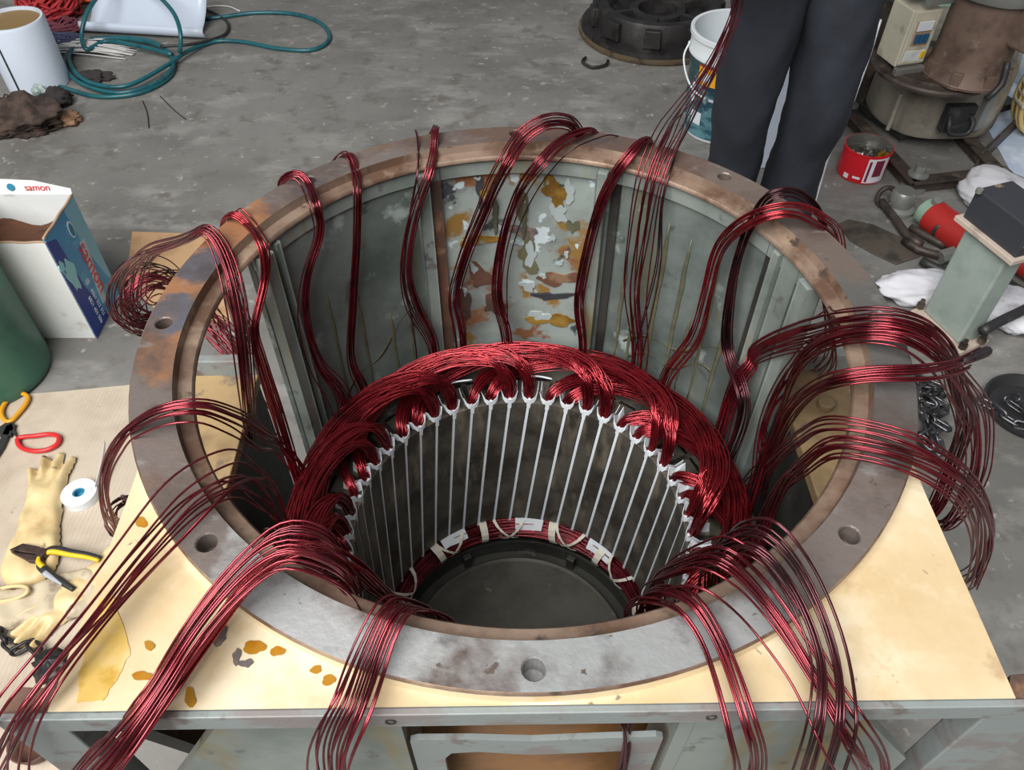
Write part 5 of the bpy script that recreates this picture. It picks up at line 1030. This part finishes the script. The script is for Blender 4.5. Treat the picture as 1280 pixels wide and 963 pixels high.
bb(0, -.012, .006, .10, .02, .022, 'lower_bracket', 'galv'); bb(.03, -.012, .215, .11, .02, .022, 'upper_bracket', 'galv'); bb(.0, .07, .225, .11, .12, .008, 'bracket_shelf', 'oilysteel')
mb = MB(); mb.tube(spline(np.array([(bo[0]+.02, bo[1]+.04, .48), (bo[0]+.03, bo[1]+.04, .53), (bo[0]+.06, bo[1]+.05, .60)]), step=.02), .010, 8); mb.build('supply_cable', 'cartwhite', mc, True)
mb = MB(); mb.tube(spline(np.array([P(1086, 40, .3)-m0, P(1083, 62, .22)-m0, P(1082, 82, .15)-m0]), step=.02), .007, 8); mb.build('red_lead', 'redpaint', mc, True)
gq = P(1150, 40, .10); mb = MB(); mb.lathe([(0, .003), (.12, .003), (.125, .02), (.125, .20), (.10, .26), (.06, .30), (.055, .36), (0, .37)], 40, c=(gq[0]+.02, gq[1]+.05, 0)); tag(mb.build('mint_casting', 'mintpaint', None, True), 'mint green rounded casting standing behind the breaker box', 'casting')
# pale sacks and the yellow cable at the right edge
def sack(c, rx, ry, rz, m, label, seed, amp=.28, name='plastic_sack', cat='sack'):
    return tag(blob(c, rx, ry, rz, seed, amp*.7, .8, 56, 34).build(name, m, None, True), label, cat)
sack(P(1282, 92, 0), .12, .16, .20, 'sackblue', 'large pale blue-white plastic sack beside the upright motor', 61)
flat_sheet([(1216, 92), (1300, 52), (1345, 250), (1262, 214), (1236, 165)], .0006, .003, 'plastic_sheeting', 'sackblue', 'pale blue plastic sheeting on the floor beside the gearbox', 'plastic sheet')
yc = empty('cable_coil', P(1286, 172, 0), 'coil of yellow cable tied with tape near the sacks', 'cable coil'); y0_ = np.array(yc.location); mb = MB()
for k in range(9):
    a_ = 2*PI*np.arange(30)/30; mb.tube(np.stack([.085*np.cos(a_)+random.uniform(-.006, .006), .02+.034*np.sin(a_*0+k*.7)+.0*a_, .17+.15*np.sin(a_)], 1)+np.array([0, .008*k-.03, 0]), .009, 6, closed=True)
mb.build('cable_turns', 'cable', yc, True)
for k in range(3):
    mb = MB(); mb.box((-.085, 0, .13+.03*k), (.026, .07, .012), 0); mb.build('tape_tie', 'beige', yc, bevel=.003)

# ------------------------------------------------------------------ jack, tools, post and sacks on the right
jk = empty('hydraulic_jack', P(1190, 292, 0), 'red hydraulic jack lying among shackles and bars', 'jack'); j0 = np.array(jk.location)
a_ = P(1166, 270, .05)-j0; b_ = P(1218, 308, .05)-j0; d_ = b_-a_
mb = MB(); mb.cylinder(a_, b_, .048, n=28); mb.build('cylinder_body', 'redpaint', jk, True, auto=40)
mb = MB(); mb.cylinder(a_-d_*.20, a_, .040, n=24); mb.build('collar', 'mintpaint', jk, True, auto=40)
mb = MB(); mb.cylinder(a_-d_*.26, a_-d_*.20, .024, n=20); mb.build('ram_end', 'galv', jk, True, auto=40)
e_ = a_-d_*.08; mb = MB(); mb.cylinder(e_+np.array([0, 0, .03]), e_+np.array([0, -.01, .055]), .012, n=14); mb.build('filler_plug', 'galv', jk)
for t, s_ in ((.12, 1), (.75, 1)):
    c_ = a_+d_*t+np.array([-.01, -.05, 0]); mb = MB(); tt = np.arange(16)*2*PI/16; mb.tube(np.stack([c_[0]+.018*np.cos(tt), c_[1]+0*tt-.004, c_[2]+.018*np.sin(tt)], 1), .006, 8, closed=True); mb.build('lug', 'darksteel', jk, True)
def rod(pts, r, m, name, label, cat, zz=.02):
    mb = MB(); mb.tube(spline(np.array(pxpath(pts, zz)), step=.02), r, 10); return tag(mb.build(name, m, None, True), label, cat)
rod([(1102, 252), (1118, 272), (1136, 296), (1152, 306)], .012, 'oilysteel', 'steel_rod', 'oily steel rod with forked end lying beside the red jack', 'rod')
rod([(1138, 284), (1160, 296), (1182, 308)], .011, 'oilysteel', 'steel_rod', 'short oily bar in front of the red jack', 'rod')
rod([(1130, 300), (1148, 312), (1178, 320)], .012, 'oilysteel', 'steel_rod', 'bar ending in a shiny hex nut beside the red jack', 'rod')
mb = MB(); q = P(1184, 321, .025); mb.cylinder(q+np.array([-.02, -.004, 0]), q+np.array([.02, .004, .01]), .022, n=6); tag(mb.build('hex_nut', 'galv', None, bevel=.002), 'shiny hexagonal nut on the end of an oily bar', 'nut')
rod([(1152, 326), (1172, 336), (1200, 344), (1230, 352)], .013, 'darksteel', 'steel_rod', 'dark bar running under the steel post behind the white sack', 'rod')
tt = np.arange(20)*2*PI/20; q = P(1108, 246, .03); mb = MB(); mb.tube(np.stack([q[0]+.022*np.cos(tt), q[1]+.03*np.sin(tt), .03+.018*np.sin(tt+1)], 1), .008, 8, closed=True); tag(mb.build('shackle', 'oilysteel', None, True), 'oily shackle at the forked end of the steel rod', 'shackle')
mb = MB(); q = P(1122, 262, .0); mb.lathe([(0, .07), (.03, .07), (.036, .06), (.036, .02), (.05, .012), (.05, .002), (0, .002)], 24, c=q); tag(mb.build('steel_collar', 'galv', None, True, auto=40), 'grey stepped steel collar on the floor next to the jack', 'collar')
# dark oil stain with a raised old plate
mb = MB(); pp = [P(u, v, 0) for u, v in ((1046, 282), (1060, 276), (1090, 282), (1130, 300), (1150, 322), (1120, 332), (1090, 318), (1062, 302))]; mb.prism([(p_[0], p_[1]) for p_ in pp][::-1], .0004, .006); tag(mb.build('flat_plate', 'floorstain', None, bevel=.002), 'oil-stained flat plate on the floor near the red tin', 'plate')
# steel post with base flange
po = empty('steel_post', P(1194, 418, 0), 'grey-green square steel post on a bolted pinkish base flange', 'post'); q0 = np.array(po.location)
c1 = [P(u, v, .02)-q0 for u, v in ((1138, 388), (1196, 444), (1237, 426), (1178, 372))]
mb = MB(); mb.prism([(p_[0], p_[1]) for p_ in c1], .0, .022); mb.build('base_flange', 'flange', po, bevel=.003)
e1 = np.array(c1[1])-np.array(c1[0]); e1 /= np.linalg.norm(e1); e2 = np.array([-e1[1], e1[0], 0]); cc = sum(c1)/4
rz_ = math.atan2(e1[1], e1[0])
mb = MB(); mb.box((cc[0], cc[1], .022+.14), (.135, .062, .28), rz_); mb.build('post_tube', 'postgreen', po, bevel=.006)
for s1, s2 in ((-1, -1), (1, -1), (1, 1), (-1, 1)):
    b_ = cc+e1*s1*.082+e2*s2*.030; mb = MB(); mb.cylinder((b_[0], b_[1], .022), (b_[0], b_[1], .036), .011, n=6); mb.cylinder((b_[0], b_[1], .03), (b_[0], b_[1], .05), .006, n=8); mb.build('anchor_bolt', 'oilysteel', po)
mb = MB(); mb.box((cc[0]+.01, cc[1]+.005, .309), (.19, .12, .014), rz_); mb.build('top_plate', 'flange', po, bevel=.002)
mb = MB(); mb.box((cc[0]+.015, cc[1]+.005, .356), (.17, .105, .08), rz_); mb.build('top_block', 'burnt', po, bevel=.003)
mb = MB(); b_ = cc-e1*.07-e2*.045; mb.cylinder((b_[0], b_[1], .396), (b_[0], b_[1], .406), .008, n=12); mb.build('top_bolt', 'galv', po)
sack(P(1150, 368, 0), .13, .06, .035, 'sack', 'crumpled white sack on the floor behind the post foot', 62, .35)
sack(P(1242, 256, 0), .11, .13, .05, 'sack', 'white sack between the red jack and the scorched post top', 63, .22)
sack(P(1262, 398, 0), .10, .09, .04, 'sack', 'white sack piece lying under the black bar beside the post', 64, .3)
rod([(1228, 414), (1250, 402), (1275, 390), (1310, 372)], .013, 'black', 'steel_bar', 'black bar leaning out from the post foot over the white sack', 'bar', .09)
rod([(1244, 352), (1262, 364), (1290, 380), (1330, 402)], .028, 'darksteel', 'steel_pipe', 'dark steel pipe lying behind the grey-green post', 'pipe', .035)
rod([(1262, 318), (1280, 332), (1310, 352)], .030, 'redpaint', 'red_pipe', 'red painted pipe end behind the grey-green post', 'pipe', .035)
ty = empty('black_tray', P(1282, 516, 0), 'shallow round black tray holding a steel chain', 'tray')
mb = MB(); mb.lathe([(0, .004), (.085, .004), (.098, .028), (.104, .028), (.104, .022), (.09, .001), (0, .001)], 44); mb.build('tray_dish', 'black', ty, True, auto=40)

# ------------------------------------------------------------------ sub-parts: prints, marks and fittings belong to the part that carries them
def adopt(root, part, names):
    kids = [c for c in root.children]; host = [c for c in kids if c.name.split('.')[0] == part]
    if not host: return
    for c in kids:
        if c.name.split('.')[0] in names: c.parent = host[0]
for k, (a_, b_) in enumerate((((556, 481), (590, 475)), ((662, 470), (690, 474)))):
    mb = MB(); mb.tube(spline(np.array([P(*a_, .487), P((a_[0]+b_[0])/2, (a_[1]+b_[1])/2-1, .490), P(*b_, .487)]), step=.006), .0016, 8)
    tag(mb.build('insulating_sleeve', 'paper', None, True), 'thin white insulating sleeve lying behind the slot papers under the red coils', 'sleeve', 'white sleeves on the stator core')
adopt(ct, 'printed_side', ('print_dark_blue', 'print_pale_band', 'print_emblem_ring', 'print_emblem', 'print_splash', 'print_ground', 'print_lettering'))
adopt(ct, 'back_flap', ('flap_lettering', 'flap_emblem'))
adopt(bk, 'label_wrap', ('label_yellow_box', 'label_red_line', 'label_figure', 'label_figure_top', 'label_mark', 'label_mark_core', 'label_splash', 'label_text_line'))
adopt(bk, 'wire_handle', ('handle_ear',))
adopt(tn, 'tin_body', ('tin_print',))
adopt(mc, 'breaker_enclosure', ('breaker_front', 'breaker_window', 'breaker_toggle', 'breaker_body', 'lower_cover', 'yellow_sticker'))
adopt(mc, 'terminal_box', ('terminal_lid', 'cable_gland')); adopt(mc, 'latch_plate', ('latch_handle',)); adopt(mc, 'motor_body', ('motor_end_band', 'motor_foot'))
adopt(pe, 'trousers', ('side_piping',)); adopt(pe, 'shirt', ('sleeve',)); adopt(pe, 'body', ('eye', 'ear', 'nose', 'mouth'))
adopt(po, 'base_flange', ('anchor_bolt',)); adopt(po, 'top_plate', ('top_bolt',))
adopt(fr, 'end_plate', ('varnish_drop', 'scorch_mark', 'old_paint_patch')); adopt(fr, 'front_edge', ('bolt_head',)); adopt(fr, 'side_shelf', ('shelf_bolt',)); adopt(fr, 'inner_wall', ('paint_flake', 'varnish_run'))
adopt(gd, 'drum_body', ('drum_band', 'drum_slot')); adopt(cn, 'tube_wall', ('seam_strip', 'round_cap'))
